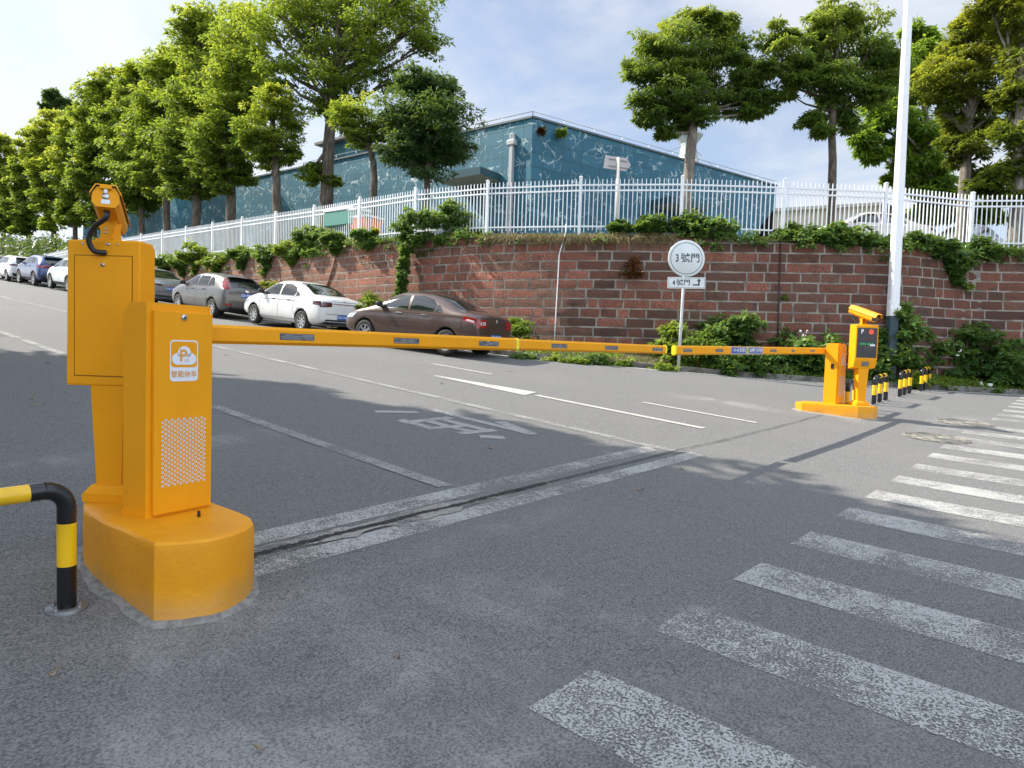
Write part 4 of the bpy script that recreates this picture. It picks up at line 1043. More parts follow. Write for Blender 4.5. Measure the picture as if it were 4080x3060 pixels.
# entrance canopies and openings
M_DARKIN = simple('dark_opening', (.02, .022, .025), .2); M_GLASSG = simple('pale_door', (.22, .22, .23), .3, var=.1); M_SOFF = simple('cream_soffit', (.55, .50, .42), .7)
M_TEALD = simple('dark_teal_trim', (.02, .07, .085), .4)
def canopy(c, ax, nn, w, dp, z, th):
    m = MB(); c = c-o_; c.z = z-zg
    a = c-ax*w/2; b = c+ax*w/2; u = Vector((0, 0, th))
    vs = [a, b, b+nn*dp, a+nn*dp]; m.add(vs, [(0, 1, 2, 3)], 1); m.add([v+u for v in vs], [(0, 1, 2, 3)], 0)
    for i in range(4): q, r = vs[i], vs[(i+1) % 4]; m.add([q, r, r+u, q+u], [(0, 1, 2, 3)], 0)
    m.build('entrance_canopy', [M_TEALD, M_SOFF], bld)
def opening(c, ax, nn, w, h, mat, name='door', frame_=True):
    m = MB(); c = c-o_; c.z = .0; a = c-ax*w/2+nn*.03; b = c+ax*w/2+nn*.03; u = Vector((0, 0, h))
    m.add([a, b, b+u, a+u], [(0, 1, 2, 3)], 0); d = m.build(name, mat, bld)
    if frame_:
        m = MB()
        for q, r in ((a, a+u), (b, b+u), (a+u*.5+ax*w/2, a+u+ax*w/2)): m.tube([q+nn*.03, r+nn*.03], .06, 4)
        bar(m, a+u+nn*.04, b+u+nn*.04, .12, .12); m.build('frame', M_TEALD, d)
def onface(px, a, ax):       # point on a face line (a + ax*t) for a pixel column
    d = pix(px, 800, 1)-CP; det = d.x*(-ax.y)+d.y*ax.x; t = (a.x*(-ax.y)+a.y*ax.x)/det; q = Vector((d.x*t, d.y*t, 0)); return q
zc1 = pix(1850, 722, 35.5).z
canopy(onface(1905, K0, lf3), lf3, nl, 3.0, 1.7, zc1, .38)
opening(onface(1900, K0, lf3), lf3, nl, 3.0, 3.0, M_GLASSG)
opening(onface(1800, K0, lf3), lf3, nl, 3.4, 3.2, M_DARKIN)
zc2 = pix(2640, 838, 40).z
canopy(onface(2670, K0, bk3), bk3, nr, 3.4, 1.6, zc2, .35)
opening(onface(2330, K0, bk3), bk3, nr, 2.9, 2.4, M_DARKIN)
opening(onface(2650, K0, bk3), bk3, nr, 2.6, 1.9, M_DARKIN)
opening(onface(2900, K0, bk3), bk3, nr, 1.6, 1.8, M_GLASSG, 'window')
# roof structures on the left wing
tA = pix(1385, 640, 45.)-o_
m = MB(); rz_ = math.atan2(lf3.y, lf3.x)
m.box(tA+Vector((0, 0, .1)), (2.2, 2.2, 1.5), 0, Matrix.Rotation(rz_, 3, 'Z')); m.build('stair_tower', simple('teal_flat', (.025, .12, .15), .4, var=.15, vscale=1), bld)
m = MB(); m.box(tA+Vector((0, 0, .95)), (3.2, 3.0, .16), 0, Matrix.Rotation(rz_, 3, 'Z')); m.build('tower_roof', simple('tower_slab', (.17, .17, .17), .8, var=.15), bld)
m = MB(); ac = pix(972, 718, 51.)-o_
m.box(ac, (1.1, .6, .8), 0, Matrix.Rotation(rz_, 3, 'Z')); m.build('air_conditioner', simple('ac_white', (.6, .6, .6), .6), bld)
# roof ventilator with guy wires
vp = pix(2738, 720, 46.)-o_
vz = lambda py: pix(2748, py, 46.).z-zg
m = MB(); MV = Matrix.Translation((vp.x, vp.y, 0))
m.lathe([(.76, vz(760)), (.76, vz(668)), (.78, vz(662)), (.72, vz(640)), (.68, vz(632)), (.52, vz(588)), (.54, vz(576)), (.92, vz(548)), (.95, vz(542)), (.5, vz(528)), (.0, vz(524))], 10, 0, MV, False)
vent = m.build('roof_ventilator', simple('pale_zinc', (.42, .44, .43), .45, .2, var=.08), bld)
m = MB()
for q in ((2640, 612), (2885, 705)):
    e = pix(q[0], q[1], 44.)-o_; m.tube([(vp.x, vp.y, vz(575)), e], .02, 4)
m.build('guy_wires', simple('wire_grey', (.3, .3, .3), .5, .5), vent)
# plants rooting in the cladding
# beige shed
s0 = pix(3085, 832, 31.); s1 = pix(3530, 806, 30.); s2 = pix(3700, 905, 29.5)
BE = Mat('beige_corrugated'); w_ = BE.node('ShaderNodeTexWave', bands_direction='X'); w_.inputs['Scale'].default_value = 1.6; BE.l.new(BE.node('ShaderNodeTexCoord').outputs['UV'], w_.inputs['Vector'])
BE.col(BE.mix(BE.rng(w_.outputs[0], .2, .8), (.50, .46, .36), (.66, .61, .50))); BE.set(Roughness=.5); BE.bump(w_.outputs[0], .8, .05)
shed = empty('beige_shed', (s0.x, s0.y, 4.7), 0, 'low beige corrugated metal shed behind the fence, right of the teal hall', 'shed')
so = Vector((s0.x, s0.y, 4.7)); L2 = lambda p, z=None: Vector((p.x, p.y, p.z if z is None else z))-so
quad_uv('wall', [(L2(s0, 4.5), L2(s1, 4.5), L2(s1, s1.z-.12), L2(s0, s0.z-.12), 0)], BE.m, shed)
s3 = pix(3700, 830, 36)
s4 = pix(3720, 935, 29.5)
m = MB(); bar(m, L2(s0)-Vector((0, 0, .08)), L2(s1)-Vector((0, 0, .08)), .35, .14); m.build('eaves', simple('beige_trim', (.55, .53, .48), .6), shed)
m = MB(); bd_ = Vector((-(s1-s0).y, (s1-s0).x, 0)).normalized(); bd_ = bd_ if bd_.dot(s0-CP) > 0 else -bd_
a, b = L2(s1), L2(s2); m.add([a, b, b+bd_*9, a+bd_*9], [(0, 1, 2, 3)], 0); m.add([L2(s0), L2(s1), L2(s1)+bd_*9, L2(s0)+bd_*9], [(0, 1, 2, 3)], 0); m.build('roof', simple('dark_roof', (.035, .035, .035), .8, var=.2), shed)
m = MB(); m.add([L2(s1, 4.5), L2(s2, 4.5), L2(s2), L2(s1)], [(0, 1, 2, 3)], 0); m.build('end_wall', simple('shed_dark_end', (.10, .09, .075), .8, var=.2), shed)
# goods behind the left part of the fence
c = pix(1400, 925, 25.5); zz = tz(c.x, c.y)
bx = empty('vendor_cart', (c.x, c.y, zz), R_(95), 'green and white cart with an orange panel behind the fence', 'cart')
m = MB(); m.box((.25, 0, .95), (1.6, .9, .55), 0, None, .03); m.box((.25, 0, 1.28), (1.7, .95, .12), 1, None, .02); m.build('body', [simple('cart_green', (.10, .28, .22), .5), M_WHITE], bx)
m = MB(); m.box((-.85, 0, .62), (.75, .85, .5), 0, None, .03); m.box((-.85, 0, .92), (.95, .9, .08), 1); m.build('side_panel', [simple('cart_orange', (.85, .20, .04), .5), M_WHITE], bx)
for x in (-.7, .7): MB().lathe([(.0, -.05), (.25, -.05), (.25, .05), (0, .05)], 20, 0, Matrix.Translation((x, -.45, .25)) @ Matrix.Rotation(R_(90), 4, 'X')).build('wheel', M_BLACK, bx)

# ------------------------------------------------------------------ cars (local: +x = front, +y = left side, z up, origin at ground under the middle)
M_GLASS = simple('car_glass', (.012, .016, .016), .04); M_GLASS.node_tree.nodes['Principled BSDF'].inputs['Specular IOR Level'].default_value = .8
M_TYRE = simple('tyre_rubber', (.022, .021, .020), .85, var=.3)
M_RIM = simple('alloy', (.48, .48, .48), .3, .85); M_ARCH = simple('arch_black', (.008, .008, .008), .9)
M_TRIMB = simple('black_trim', (.018, .018, .019), .5); M_CHROME = simple('chrome', (.75, .75, .76), .12, 1)
M_TAIL = simple('tail_red', (.26, .012, .012), .12, coat=.6); M_TAILD = simple('tail_dark_red', (.07, .010, .012), .12, coat=.6); M_TAILW = simple('tail_clear', (.55, .50, .48), .12, coat=.5)
M_HEAD = simple('headlamp', (.5, .52, .54), .08, .3, coat=1); M_PLATE = simple('plate_blue', (.015, .10, .42), .4); M_PLTXT = simple('plate_white', (.7, .72, .75), .5)
def paint(name, c, met=0.0, rough=.3):
    m = Mat(name); n = m.noise(2.5, 5, .6); m.col(m.mix(m.rng(n, .35, .7), c, tuple(x*.88+.01 for x in c))); m.set(Roughness=rough, Metallic=met, Coat_Weight=.8, Coat_Roughness=.06); return m.m
def ring(w, zb, zs, wt, zt):
    h = zs-zb
    half = [(0, zb), (w*.72, zb), (w*.955, zb+.06), (w, zb+.42*h), (w*.985, zs-.09), (w*.945, zs), ((w*.945+wt)/2+.035, (zs+zt)/2), (wt, zt-.035), (wt*.72, zt), (0, zt+.012)]
    return half
def smooth_body(st, mat, cutters):
    n = len(st); hp = [ring(*s[1:]) for s in st]; m = len(hp[0])
    bm = bmesh.new(); G = []
    for s, h in zip(st, hp):
        row = [bm.verts.new((s[0], y, z)) for y, z in h]; row2 = [row[0]]+[bm.verts.new((s[0], -y, z)) for y, z in h[1:-1]]+[row[-1]]
        G.append((row, row2))
    for i in range(n-1):
        for k in range(m-1):
            for s in (0, 1):
                a, b, c, d = G[i][s][k], G[i+1][s][k], G[i+1][s][k+1], G[i][s][k+1]
                bm.faces.new((a, b, c, d) if s == 0 else (d, c, b, a))
    for e_ in (0, -1):
        r0, r1 = G[e_]
        for k in range(m-1):
            q = [r0[k], r0[k+1], r1[k+1], r1[k]]; u = []
            for v in q:
                if v not in u: u.append(v)
            if len(u) >= 3: bm.faces.new(u)
    bmesh.ops.recalc_face_normals(bm, faces=bm.faces)
    me = bpy.data.meshes.new('b'); bm.to_mesh(me); bm.free(); ob = bpy.data.objects.new('b', me); COL.objects.link(ob)
    md = ob.modifiers.new('s', 'SUBSURF'); md.levels = 2; md.render_levels = 2
    cs = []
    for c in cutters:
        mm = MB(); mm.lathe([(0, -.17), (c[2], -.17), (c[2], .6), (0, .6)], 28, 0, Matrix.Translation((c[0], c[3]*(.62 if len(c) < 5 else c[4]), c[1])) @ Matrix.Rotation(R_(-90)*c[3], 4, 'X'), False)
        co = mm.build('c', M_ARCH); bmx = bmesh.new(); bmx.from_mesh(co.data); bmesh.ops.remove_doubles(bmx, verts=bmx.verts, dist=1e-4); bmesh.ops.recalc_face_normals(bmx, faces=bmx.faces); bmx.to_mesh(co.data); bmx.free(); cs.append(co)
        b = ob.modifiers.new('b', 'BOOLEAN'); b.object = co; b.operation = 'DIFFERENCE'; b.solver = 'EXACT'
    me.materials.append(mat); me.materials.append(M_ARCH)
    dg = bpy.context.evaluated_depsgraph_get(); dg.update()
    out = bpy.data.meshes.new_from_object(ob.evaluated_get(dg)); 
    # mark faces that lie on the cutters
    out.materials.clear(); out.materials.append(mat); out.materials.append(M_ARCH)
    for p in out.polygons:
        c = p.center; k = 0
        for q in cutters:
            if abs(math.hypot(c.x-q[0], c.z-q[1])-q[2]) < .012 and c.y*q[3] > .4 and abs(p.normal.y) < .5: k = 1
            if math.hypot(c.x-q[0], c.z-q[1]) < q[2]-.01 and abs(p.normal.y) > .9 and .3 < c.y*q[3] < .66: k = 1
        p.material_index = k
        if c.z < st[len(st)//2][2]+.03 and p.normal.z < -.3: p.material_index = 1
    out.polygons.foreach_set('use_smooth', [True]*len(out.polygons))
    bpy.data.objects.remove(ob)
    for c in cs: bpy.data.objects.remove(c)
    bmx = bmesh.new(); bmx.from_mesh(out); bvh = BVHTree.FromBMesh(bmx); bmx.free()
    return out, bvh
def decal(bvh, poly, kind, off=.004, step=.06):
    """poly in side (x,z), rear (y,z) or corner coordinates; projected on the body"""
    if kind == 'L': org = lambda a, b: Vector((a, 1.6, b)); d = Vector((0, -1, 0))
    elif kind == 'R': org = lambda a, b: Vector((a, -1.6, b)); d = Vector((0, 1, 0))
    elif kind == 'rear': org = lambda a, b: Vector((-3.5, a, b)); d = Vector((1, 0, 0))
    elif kind == 'front': org = lambda a, b: Vector((3.5, a, b)); d = Vector((-1, 0, 0))
    elif kind == 'cornL': d = Vector((.78, -.62, 0)).normalized(); s = Vector((-d.y, d.x, 0)); base = Vector((-2.0, .8, 0))-d*2; org = lambda a, b: base-s*a*-1+Vector((0, 0, b))
    elif kind == 'cornR': d = Vector((.78, .62, 0)).normalized(); s = Vector((d.y, -d.x, 0)); base = Vector((-2.0, -.8, 0))-d*2; org = lambda a, b: base-s*a*-1+Vector((0, 0, b))
    elif kind == 'fcornL': d = Vector((-.78, -.62, 0)).normalized(); s = Vector((d.y, -d.x, 0)); base = Vector((2.0, .8, 0))-d*2; org = lambda a, b: base+s*a+Vector((0, 0, b))
    bm = bmesh.new(); f = bm.faces.new([bm.verts.new((p[0], p[1], 0)) for p in poly])
    x0 = min(p[0] for p in poly); x1 = max(p[0] for p in poly); y0 = min(p[1] for p in poly); y1 = max(p[1] for p in poly)
    k = x0+step
    while k < x1-1e-3: bmesh.ops.bisect_plane(bm, geom=bm.verts[:]+bm.edges[:]+bm.faces[:], plane_co=(k, 0, 0), plane_no=(1, 0, 0)); k += step
    k = y0+step
    while k < y1-1e-3: bmesh.ops.bisect_plane(bm, geom=bm.verts[:]+bm.edges[:]+bm.faces[:], plane_co=(0, k, 0), plane_no=(0, 1, 0)); k += step
    bm.verts.ensure_lookup_table(); bm.verts.index_update()
    vs = []; ok = []
    for v in bm.verts:
        o = org(v.co.x, v.co.y); h = bvh.ray_cast(o, d)
        if h[0] is None: vs.append(o); ok.append(False)
        else: vs.append(h[0]+(h[1]*.6-d*.4)*off*1.3); ok.append(True)
    fs = [[v.index for v in f.verts] for f in bm.faces if all(ok[v.index] for v in f.verts)]; bm.free()
    return vs, fs
def dmesh(name, bvh, polys, kind, mat, parent, off=.004):
    m = MB()
    for p in polys: vs, fs = decal(bvh, p, kind, off); m.add(vs, fs, 0, True)
    return m.build(name, mat, parent)
WHEEL_CACHE = {}
def wheel_meshes(r, spokes, style):
    key = (r, spokes, style)
    if key in WHEEL_CACHE: return WHEEL_CACHE[key]
    ri = r*.66; w = .10
    m = MB(); m.lathe([(ri, -w), (ri+.01, -w-.004), (r*.93, -w-.002), (r*.985, -w+.02), (r, -w+.045), (r, w-.045), (r*.985, w-.02), (r*.93, w+.002), (ri+.01, w+.004), (ri, w), (ri-.015, w-.02), (ri-.015, -w)], 40, 0)
    ty = bpy.data.meshes.new('tyre'); ty.from_pydata(m.v, [], m.f); ty.materials.append(M_TYRE); ty.polygons.foreach_set('use_smooth', [True]*len(m.f))
    m = MB(); m.lathe([(ri*.86, w-.05), (ri*.90, w-.006), (ri+.004, w-.002), (ri+.004, w-.03)], 40, 0); m.lathe([(0, w-.022), (.045, w-.024), (.06, w-.05)], 20, 0)
    m.lathe([(0, w-.085), (ri, w-.085)], 30, 1)
    for k in range(spokes):
        a = k*6.28318/spokes; ca, sa = math.cos(a), math.sin(a)
        wi, wo = (.030, .042) if style == 0 else (.018, .03)
        offs = [0] if style == 0 else [-.10, .10]
        for of in offs:
            pts = []
            for rr_, ww, zz in ((.035, wi, w-.028), (ri*.92, wo, w-.016)):
                c2, s2 = math.cos(a+of*(rr_/ri)*1.2), math.sin(a+of*(rr_/ri)*1.2)
                for sgn in (-1, 1): pts.append((c2*rr_-s2*ww*sgn*.8, s2*rr_+c2*ww*sgn*.8, zz))
            q = pts+[(p[0], p[1], p[2]-.04) for p in pts]
            m.add(q, [(0, 2, 3, 1), (4, 5, 7, 6), (0, 1, 5, 4), (0, 4, 6, 2), (1, 3, 7, 5), (2, 6, 7, 3)], 0)
    rm = bpy.data.meshes.new('rim'); rm.from_pydata(m.v, [], m.f); rm.materials.append(M_RIM); rm.materials.append(M_ARCH); rm.polygons.foreach_set('material_index', m.m)
    WHEEL_CACHE[key] = (ty, rm); return ty, rm
def car(S, loc, rz, label, paintm, group='cars parked along the wall', plate=None, spokes=7, style=0, pitch=0, name='parked_car'):
    e = empty(name, loc, rz, label, 'car', group); e.rotation_euler = (0, -pitch, rz)
    st, wx, wr, ws = S['st'], S['wx'], S['wr'], S['ws']
    cut = [(x, wr+.005, wr+.055, s, ws-.20) for x in wx for s in (1, -1)]
    me, bvh = smooth_body(st, paintm, cut); me.name = 'body'; body = link('body', me, e)
    for side, sg_ in (('L', 1), ('R', -1)):
        for p in S['win']:
            dmesh('window', bvh, [p], side, M_GLASS, body, .005)
        if S.get('winline'):
            dmesh('window_trim', bvh, S['winline'], side, M_CHROME if S.get('chrome', 1) else M_TRIMB, body, .007)
        seams = []
        for (x0, z0, x1, z1) in S['seam']:
            if abs(x0-x1) < abs(z0-z1): seams.append([(x0-.004, z0), (x0+.005, z0), (x1+.005, z1), (x1-.004, z1)])
            else: seams.append([(x0, z0-.004), (x1, z1-.004), (x1, z1+.005), (x0, z0+.005)])
        dmesh('door_gap', bvh, seams, side, M_TRIMB, body, .0035)
        dmesh('sill', bvh, [S['sill']], side, M_TRIMB if S.get('cladding') else paintm, body, .006)
        if S.get('cladding'):
            for x in wx:
                P = []; R0, R1 = wr+.06, wr+.12
                for k in range(9):
                    a0, a1 = R_(-5+190*k/9), R_(-5+190*(k+1)/9)
                    P.append([(x+R0*math.cos(a0), wr+R0*math.sin(a0)), (x+R1*math.cos(a0), wr+R1*math.sin(a0)), (x+R1*math.cos(a1), wr+R1*math.sin(a1)), (x+R0*math.cos(a1), wr+R0*math.sin(a1))])
                dmesh('arch_trim', bvh, P, side, M_TRIMB, body, .008)
        for hx, hz in S['hand']:
            h = bvh.ray_cast(Vector((hx, 1.6*sg_, hz)), Vector((0, -sg_, 0)))
            if h[0]:
                m = MB(); m.box(h[0]+Vector((0, .014*sg_, 0)), (.19, .022, .028), 0, None, .008); m.box(h[0]+Vector((0, .003*sg_, -.012)), (.15, .008, .05), 1); m.build('handle', [M_CHROME if S.get('chrome', 1) else paintm, M_TRIMB], body)
        mx_, mz_ = S['mirror']; h = bvh.ray_cast(Vector((mx_, 1.6*sg_, mz_)), Vector((0, -sg_, 0)))
        if h[0]:
            m = MB(); m.box(h[0]+Vector((.02, .13*sg_, .03)), (.11, .20, .14), 0, None, .035); m.box(h[0]+Vector((.02, .03*sg_, -.03)), (.06, .10, .03), 1, None, .005); m.build('mirror', [S.get('mirmat', M_TRIMB), M_TRIMB], body)
    dmesh('rear_window', bvh, [S['rwin']], 'rear', M_GLASS, body, .006)
    dmesh('windscreen', bvh, [S['fwin']], 'front', M_GLASS, body, .006)
    for p, mt, nm in S['rear']:
        dmesh(nm, bvh, [p], 'rear', {'tail': M_TAIL, 'taild': M_TAILD, 'clear': M_TAILW, 'black': M_TRIMB, 'chrome': M_CHROME, 'glass': M_GLASS, 'gap': M_TRIMB}[mt], body, .006 if mt != 'gap' else .003)
    for p, mt, nm in S.get('side', []):
        for sd in ('L', 'R'): dmesh(nm, bvh, [p], sd, {'tail': M_TAIL, 'taild': M_TAILD, 'clear': M_TAILW, 'head': M_HEAD, 'black': M_TRIMB}[mt], body, .007)
    for p in S['head']: dmesh('headlight', bvh, [p], 'front', M_HEAD, body, .006)
    dmesh('grille', bvh, [[(-.4, S['gz']-.1), (.4, S['gz']-.1), (.45, S['gz']+.1), (-.45, S['gz']+.1)]], 'front', M_TRIMB, body, .006)
    # plate
    py_, pz_ = S['plate']; h = bvh.ray_cast(Vector((-3.5, py_, pz_)), Vector((1, 0, 0)))
    if h[0] and plate:
        n = Vector((h[1].x, 0, h[1].z)).normalized(); fr = frame(h[0]-Vector((.016, 0, 0)), (0, -1, 0), Vector((h[1].z*-1, 0, h[1].x)).normalized()*(-1 if h[1].x > 0 else 1) if False else Vector((.05, 0, 1)))
        m = MB(); m.box((0, 0, 0), (.44, .14, .012), 0, None, .004); pl = m.build('licence_plate', M_PLATE, body); pl.matrix_local = fr
        text_mesh('lettering', plate, .115, M_PLTXT, pl, Matrix.Translation((0, 0, .008)), wide=.92, off=.002)
    if S.get('spoiler'):
        x, z, w = S['spoiler']; m = MB(); m.prism([(x-.20, -w), (x+.1, -w*1.0), (x+.1, w*1.0), (x-.20, w)], z-.012, z+.012, 0); m.build('spoiler', S.get('spm', paintm), body)
    if S.get('wiper'):
        m = MB(); h = bvh.ray_cast(Vector((-3.5, 0, S['wiper'])), Vector((1, 0, 0)))
        if h[0]: m.tube([h[0]+Vector((-.02, 0, 0)), h[0]+Vector((.02, .3, .08))], .008, 5); m.build('wiper', M_TRIMB, body)
    if S.get('emblem'):
        h = bvh.ray_cast(Vector((-3.5, 0, S['emblem'][0])), Vector((1, 0, 0))); k = S['emblem'][1]
        if h[0]:
            m = MB(); o = h[0]+Vector((-.010, 0, 0))
            if k == 'oval': m.lathe([(.0, .0), (.055, 0), (.06, .006), (.05, .01), (0, .008)], 20, 0, frame(o, (0, -1.3, 0), (0, 0, 1)) @ Matrix.Diagonal((1.35, .75, 1, 1)))
            elif k == 'chevrons':
                for dz in (-.012, .022): m.tube([o+Vector((0, .045, dz-.022)), o+Vector((0, 0, dz+.018)), o+Vector((0, -.045, dz-.022))], .007, 5)
            else: m.tube([o+Vector((0, .02, -.045)), o+Vector((0, .005, -.01)), o+Vector((0, .025, .02)), o+Vector((0, -.005, .045)), o+Vector((0, -.02, .01)), o+Vector((0, -.008, -.045))], .008, 5)
            m.build('emblem', M_CHROME, body)
    ty, rm = wheel_meshes(wr, spokes, style)
    for x in wx:
        for s in (1, -1):
            w = bpy.data.objects.new('wheel', ty); COL.objects.link(w); w.parent = e; w.location = (x, s*(ws-.105), wr); w.rotation_euler = (R_(-90)*s, random.uniform(0, 1) if False else 0, 0)
            r = bpy.data.objects.new('rim', rm); COL.objects.link(r); r.parent = w; r.rotation_euler = (0, 0, random.uniform(0, 1))
    return e
def mir(p): return [(-y, z) for y, z in p][::-1]
# station: x, halfwidth, z bottom, z shoulder, top halfwidth, z top
SEDAN = dict(
    st=[(-2.21, .66, .40, .74, .50, .80), (-2.20, .79, .36, .93, .60, 1.00), (-2.10, .845, .30, .99, .66, 1.075), (-1.80, .87, .22, 1.01, .68, 1.115), (-1.52, .875, .20, 1.01, .66, 1.16), (-1.15, .875, .19, 1.0, .61, 1.345), (-.75, .875, .19, .99, .585, 1.475), (-.15, .875, .19, .98, .58, 1.515),
        (.35, .875, .19, .97, .58, 1.485), (.75, .875, .19, .955, .60, 1.33), (1.15, .872, .20, .94, .66, 1.10), (1.45, .865, .21, .90, .66, 1.01), (1.85, .84, .24, .82, .62, .90), (2.10, .78, .30, .70, .56, .76), (2.20, .66, .36, .60, .46, .64)],
    wx=(-1.31, 1.34), wr=.315, ws=.865,
    win=[[(-.02, 1.02), (.02, 1.385), (.36, 1.37), (.62, 1.27), (.98, 1.03)], [(-.82, 1.04), (-.10, 1.025), (-.07, 1.39), (-.40, 1.395), (-.72, 1.33), (-.90, 1.18)], [(-1.12, 1.06), (-.89, 1.045), (-.93, 1.20), (-.98, 1.19)]],
    winline=[[(-1.10, 1.025), (.98, 1.0), (.98, 1.018), (-1.10, 1.043)]],
    seam=[(-.05, .30, -.05, 1.0), (.98, .40, 1.02, .96), (-.85, .62, -.87, 1.02), (-1.02, .35, -.85, .62), (-.97, .34, .98, .32), (-1.0, .90, 1.0, .86)],
    sill=[(-.93, .22), (.92, .22), (.92, .30), (-.93, .30)], hand=[(-.60, .92), (.22, .91)], mirror=(.82, 1.05), 
    rwin=[(-.60, 1.145), (.60, 1.145), (.49, 1.45), (-.49, 1.45)], fwin=[(-.56, 1.07), (.56, 1.07), (.46, 1.40), (-.46, 1.40)],
    rear=[([(.44, .80), (.80, .78), (.84, .96), (.46, .97)], 'tail', 'tail_light'), (mir([(.44, .80), (.80, .78), (.84, .96), (.46, .97)]), 'tail', 'tail_light'), ([(-.44, .85), (.44, .85), (.44, .88), (-.44, .88)], 'black', 'trunk_strip'),
          ([(-.46, .98), (.46, .98), (.46, .99), (-.46, .99)], 'gap', 'trunk_gap'), ([(-.62, .60), (.62, .60), (.62, .612), (-.62, .612)], 'gap', 'bumper_gap'), ([(-.6, .40), (.6, .40), (.66, .47), (-.66, .47)], 'black', 'bumper_lower')],
    side=[([(-2.16, .83), (-1.78, .90), (-1.80, .985), (-2.13, .97)], 'tail', 'tail_light'), ([(1.80, .66), (2.08, .64), (1.98, .76), (1.66, .80)], 'head', 'headlight')],
    head=[[(.42, .62), (.74, .62), (.74, .74), (.44, .74)], mir([(.42, .62), (.74, .62), (.74, .74), (.44, .74)])], gz=.5, plate=(0, .53), emblem=(.93, 'lion'))
import copy
BROWN = copy.deepcopy(SEDAN)
BROWN['rear'] = [([(.42, .76), (.80, .74), (.83, .93), (.46, .95)], 'tail', 'tail_light'), ([(.50, .82), (.72, .81), (.73, .87), (.52, .90)], 'clear', 'reversing_lamp')]+[x for x in SEDAN['rear'] if x[2] != 'tail_light' and x[2] != 'trunk_strip']+[(mir([(.42, .76), (.80, .74), (.83, .93), (.46, .95)]), 'tail', 'tail_light')]
BROWN['side'] = [([(-2.15, .80), (-1.76, .88), (-1.79, .985), (-2.12, .955)], 'tail', 'tail_light'), ([(-2.10, .85), (-1.86, .89), (-1.88, .93), (-2.08, .90)], 'clear', 'lamp_lens'), ([(1.80, .66), (2.08, .64), (1.98, .76), (1.66, .80)], 'head', 'headlight')]
WHITE = copy.deepcopy(SEDAN)
WHITE['rear'] = [([(.42, .83), (.80, .79), (.84, .95), (.44, .96)], 'taild', 'tail_light'), (mir([(.42, .83), (.80, .79), (.84, .95), (.44, .96)]), 'taild', 'tail_light'), ([(-.42, .90), (.42, .90), (.42, .93), (-.42, .93)], 'chrome', 'trunk_strip')]+[x for x in SEDAN['rear'] if 'gap' in x[2]]+[([(-.7, .30), (.7, .30), (.62, .45), (-.62, .45)], 'black', 'bumper_lower')]
WHITE['side'] = [([(-2.16, .84), (-1.84, .87), (-1.86, .96), (-2.13, .965)], 'taild', 'tail_light'), SEDAN['side'][1]]
WHITE['emblem'] = (1.0, 'chevrons')
HATCH = dict(
    st=[(-2.10, .68, .42, .70, .52, .76), (-2.10, .80, .38, .90, .62, .98), (-2.02, .855, .32, 1.0, .64, 1.10), (-1.88, .875, .26, 1.03, .61, 1.24), (-1.70, .88, .22, 1.04, .59, 1.38), (-1.45, .88, .20, 1.04, .585, 1.475), (-.9, .88, .19, 1.02, .59, 1.525), (-.2, .88, .19, 1.0, .59, 1.545),
        (.35, .88, .19, .985, .59, 1.50), (.80, .88, .19, .97, .61, 1.33), (1.2, .875, .20, .955, .67, 1.11), (1.5, .87, .21, .92, .67, 1.03), (1.85, .85, .24, .84, .62, .92), (2.10, .79, .30, .72, .56, .78), (2.20, .67, .36, .62, .46, .66)],
    wx=(-1.29, 1.35), wr=.32, ws=.87,
    win=[[(-.02, 1.04), (.02, 1.40), (.38, 1.385), (.66, 1.27), (1.0, 1.05)], [(-.80, 1.07), (-.10, 1.045), (-.07, 1.41), (-.80, 1.40)], [(-1.32, 1.12), (-.87, 1.08), (-.87, 1.39), (-1.10, 1.36)]],
    winline=[[(-1.3, 1.07), (1.0, 1.02), (1.0, 1.035), (-1.3, 1.085)]],
    seam=[(-.05, .30, -.05, 1.03), (.98, .40, 1.02, .97), (-.84, .64, -.86, 1.05), (-1.0, .36, -.84, .64), (-.95, .34, .98, .32), (-.9, .92, 1.0, .88)],
    sill=[(-.9, .22), (.92, .22), (.92, .30), (-.9, .30)], hand=[(-.62, .95), (.22, .93)], mirror=(.84, 1.06), chrome=0,
    rwin=[(-.56, 1.10), (.56, 1.10), (.46, 1.40), (-.46, 1.40)], fwin=[(-.56, 1.08), (.56, 1.08), (.46, 1.42), (-.46, 1.42)],
    rear=[([(.60, 1.02), (.80, .98), (.70, 1.32), (.60, 1.34)], 'tail', 'tail_light'), (mir([(.60, 1.02), (.80, .98), (.70, 1.32), (.60, 1.34)]), 'tail', 'tail_light'), ([(-.60, .62), (.60, .62), (.60, .632), (-.60, .632)], 'gap', 'bumper_gap'),
          ([(.56, .46), (.78, .47), (.76, .54), (.54, .53)], 'tail', 'reflector'), (mir([(.56, .46), (.78, .47), (.76, .54), (.54, .53)]), 'tail', 'reflector'), ([(-.6, .30), (.6, .30), (.62, .42), (-.62, .42)], 'black', 'bumper_lower'),
          ([(-.28, .74), (.28, .74), (.30, .98), (-.30, .98)], 'gap', 'plate_recess')][:6],
    side=[([(-2.0, 1.04), (-1.82, 1.08), (-1.60, 1.36), (-1.74, 1.36)], 'tail', 'tail_light'), ([(1.80, .68), (2.08, .66), (1.98, .78), (1.66, .82)], 'head', 'headlight')],
    head=[[(.42, .64), (.74, .64), (.74, .76), (.44, .76)], mir([(.42, .64), (.74, .64), (.74, .76), (.44, .76)])], gz=.5, plate=(0, .84), spoiler=(-1.62, 1.445, .50), wiper=1.12, emblem=(1.0, 'oval'))
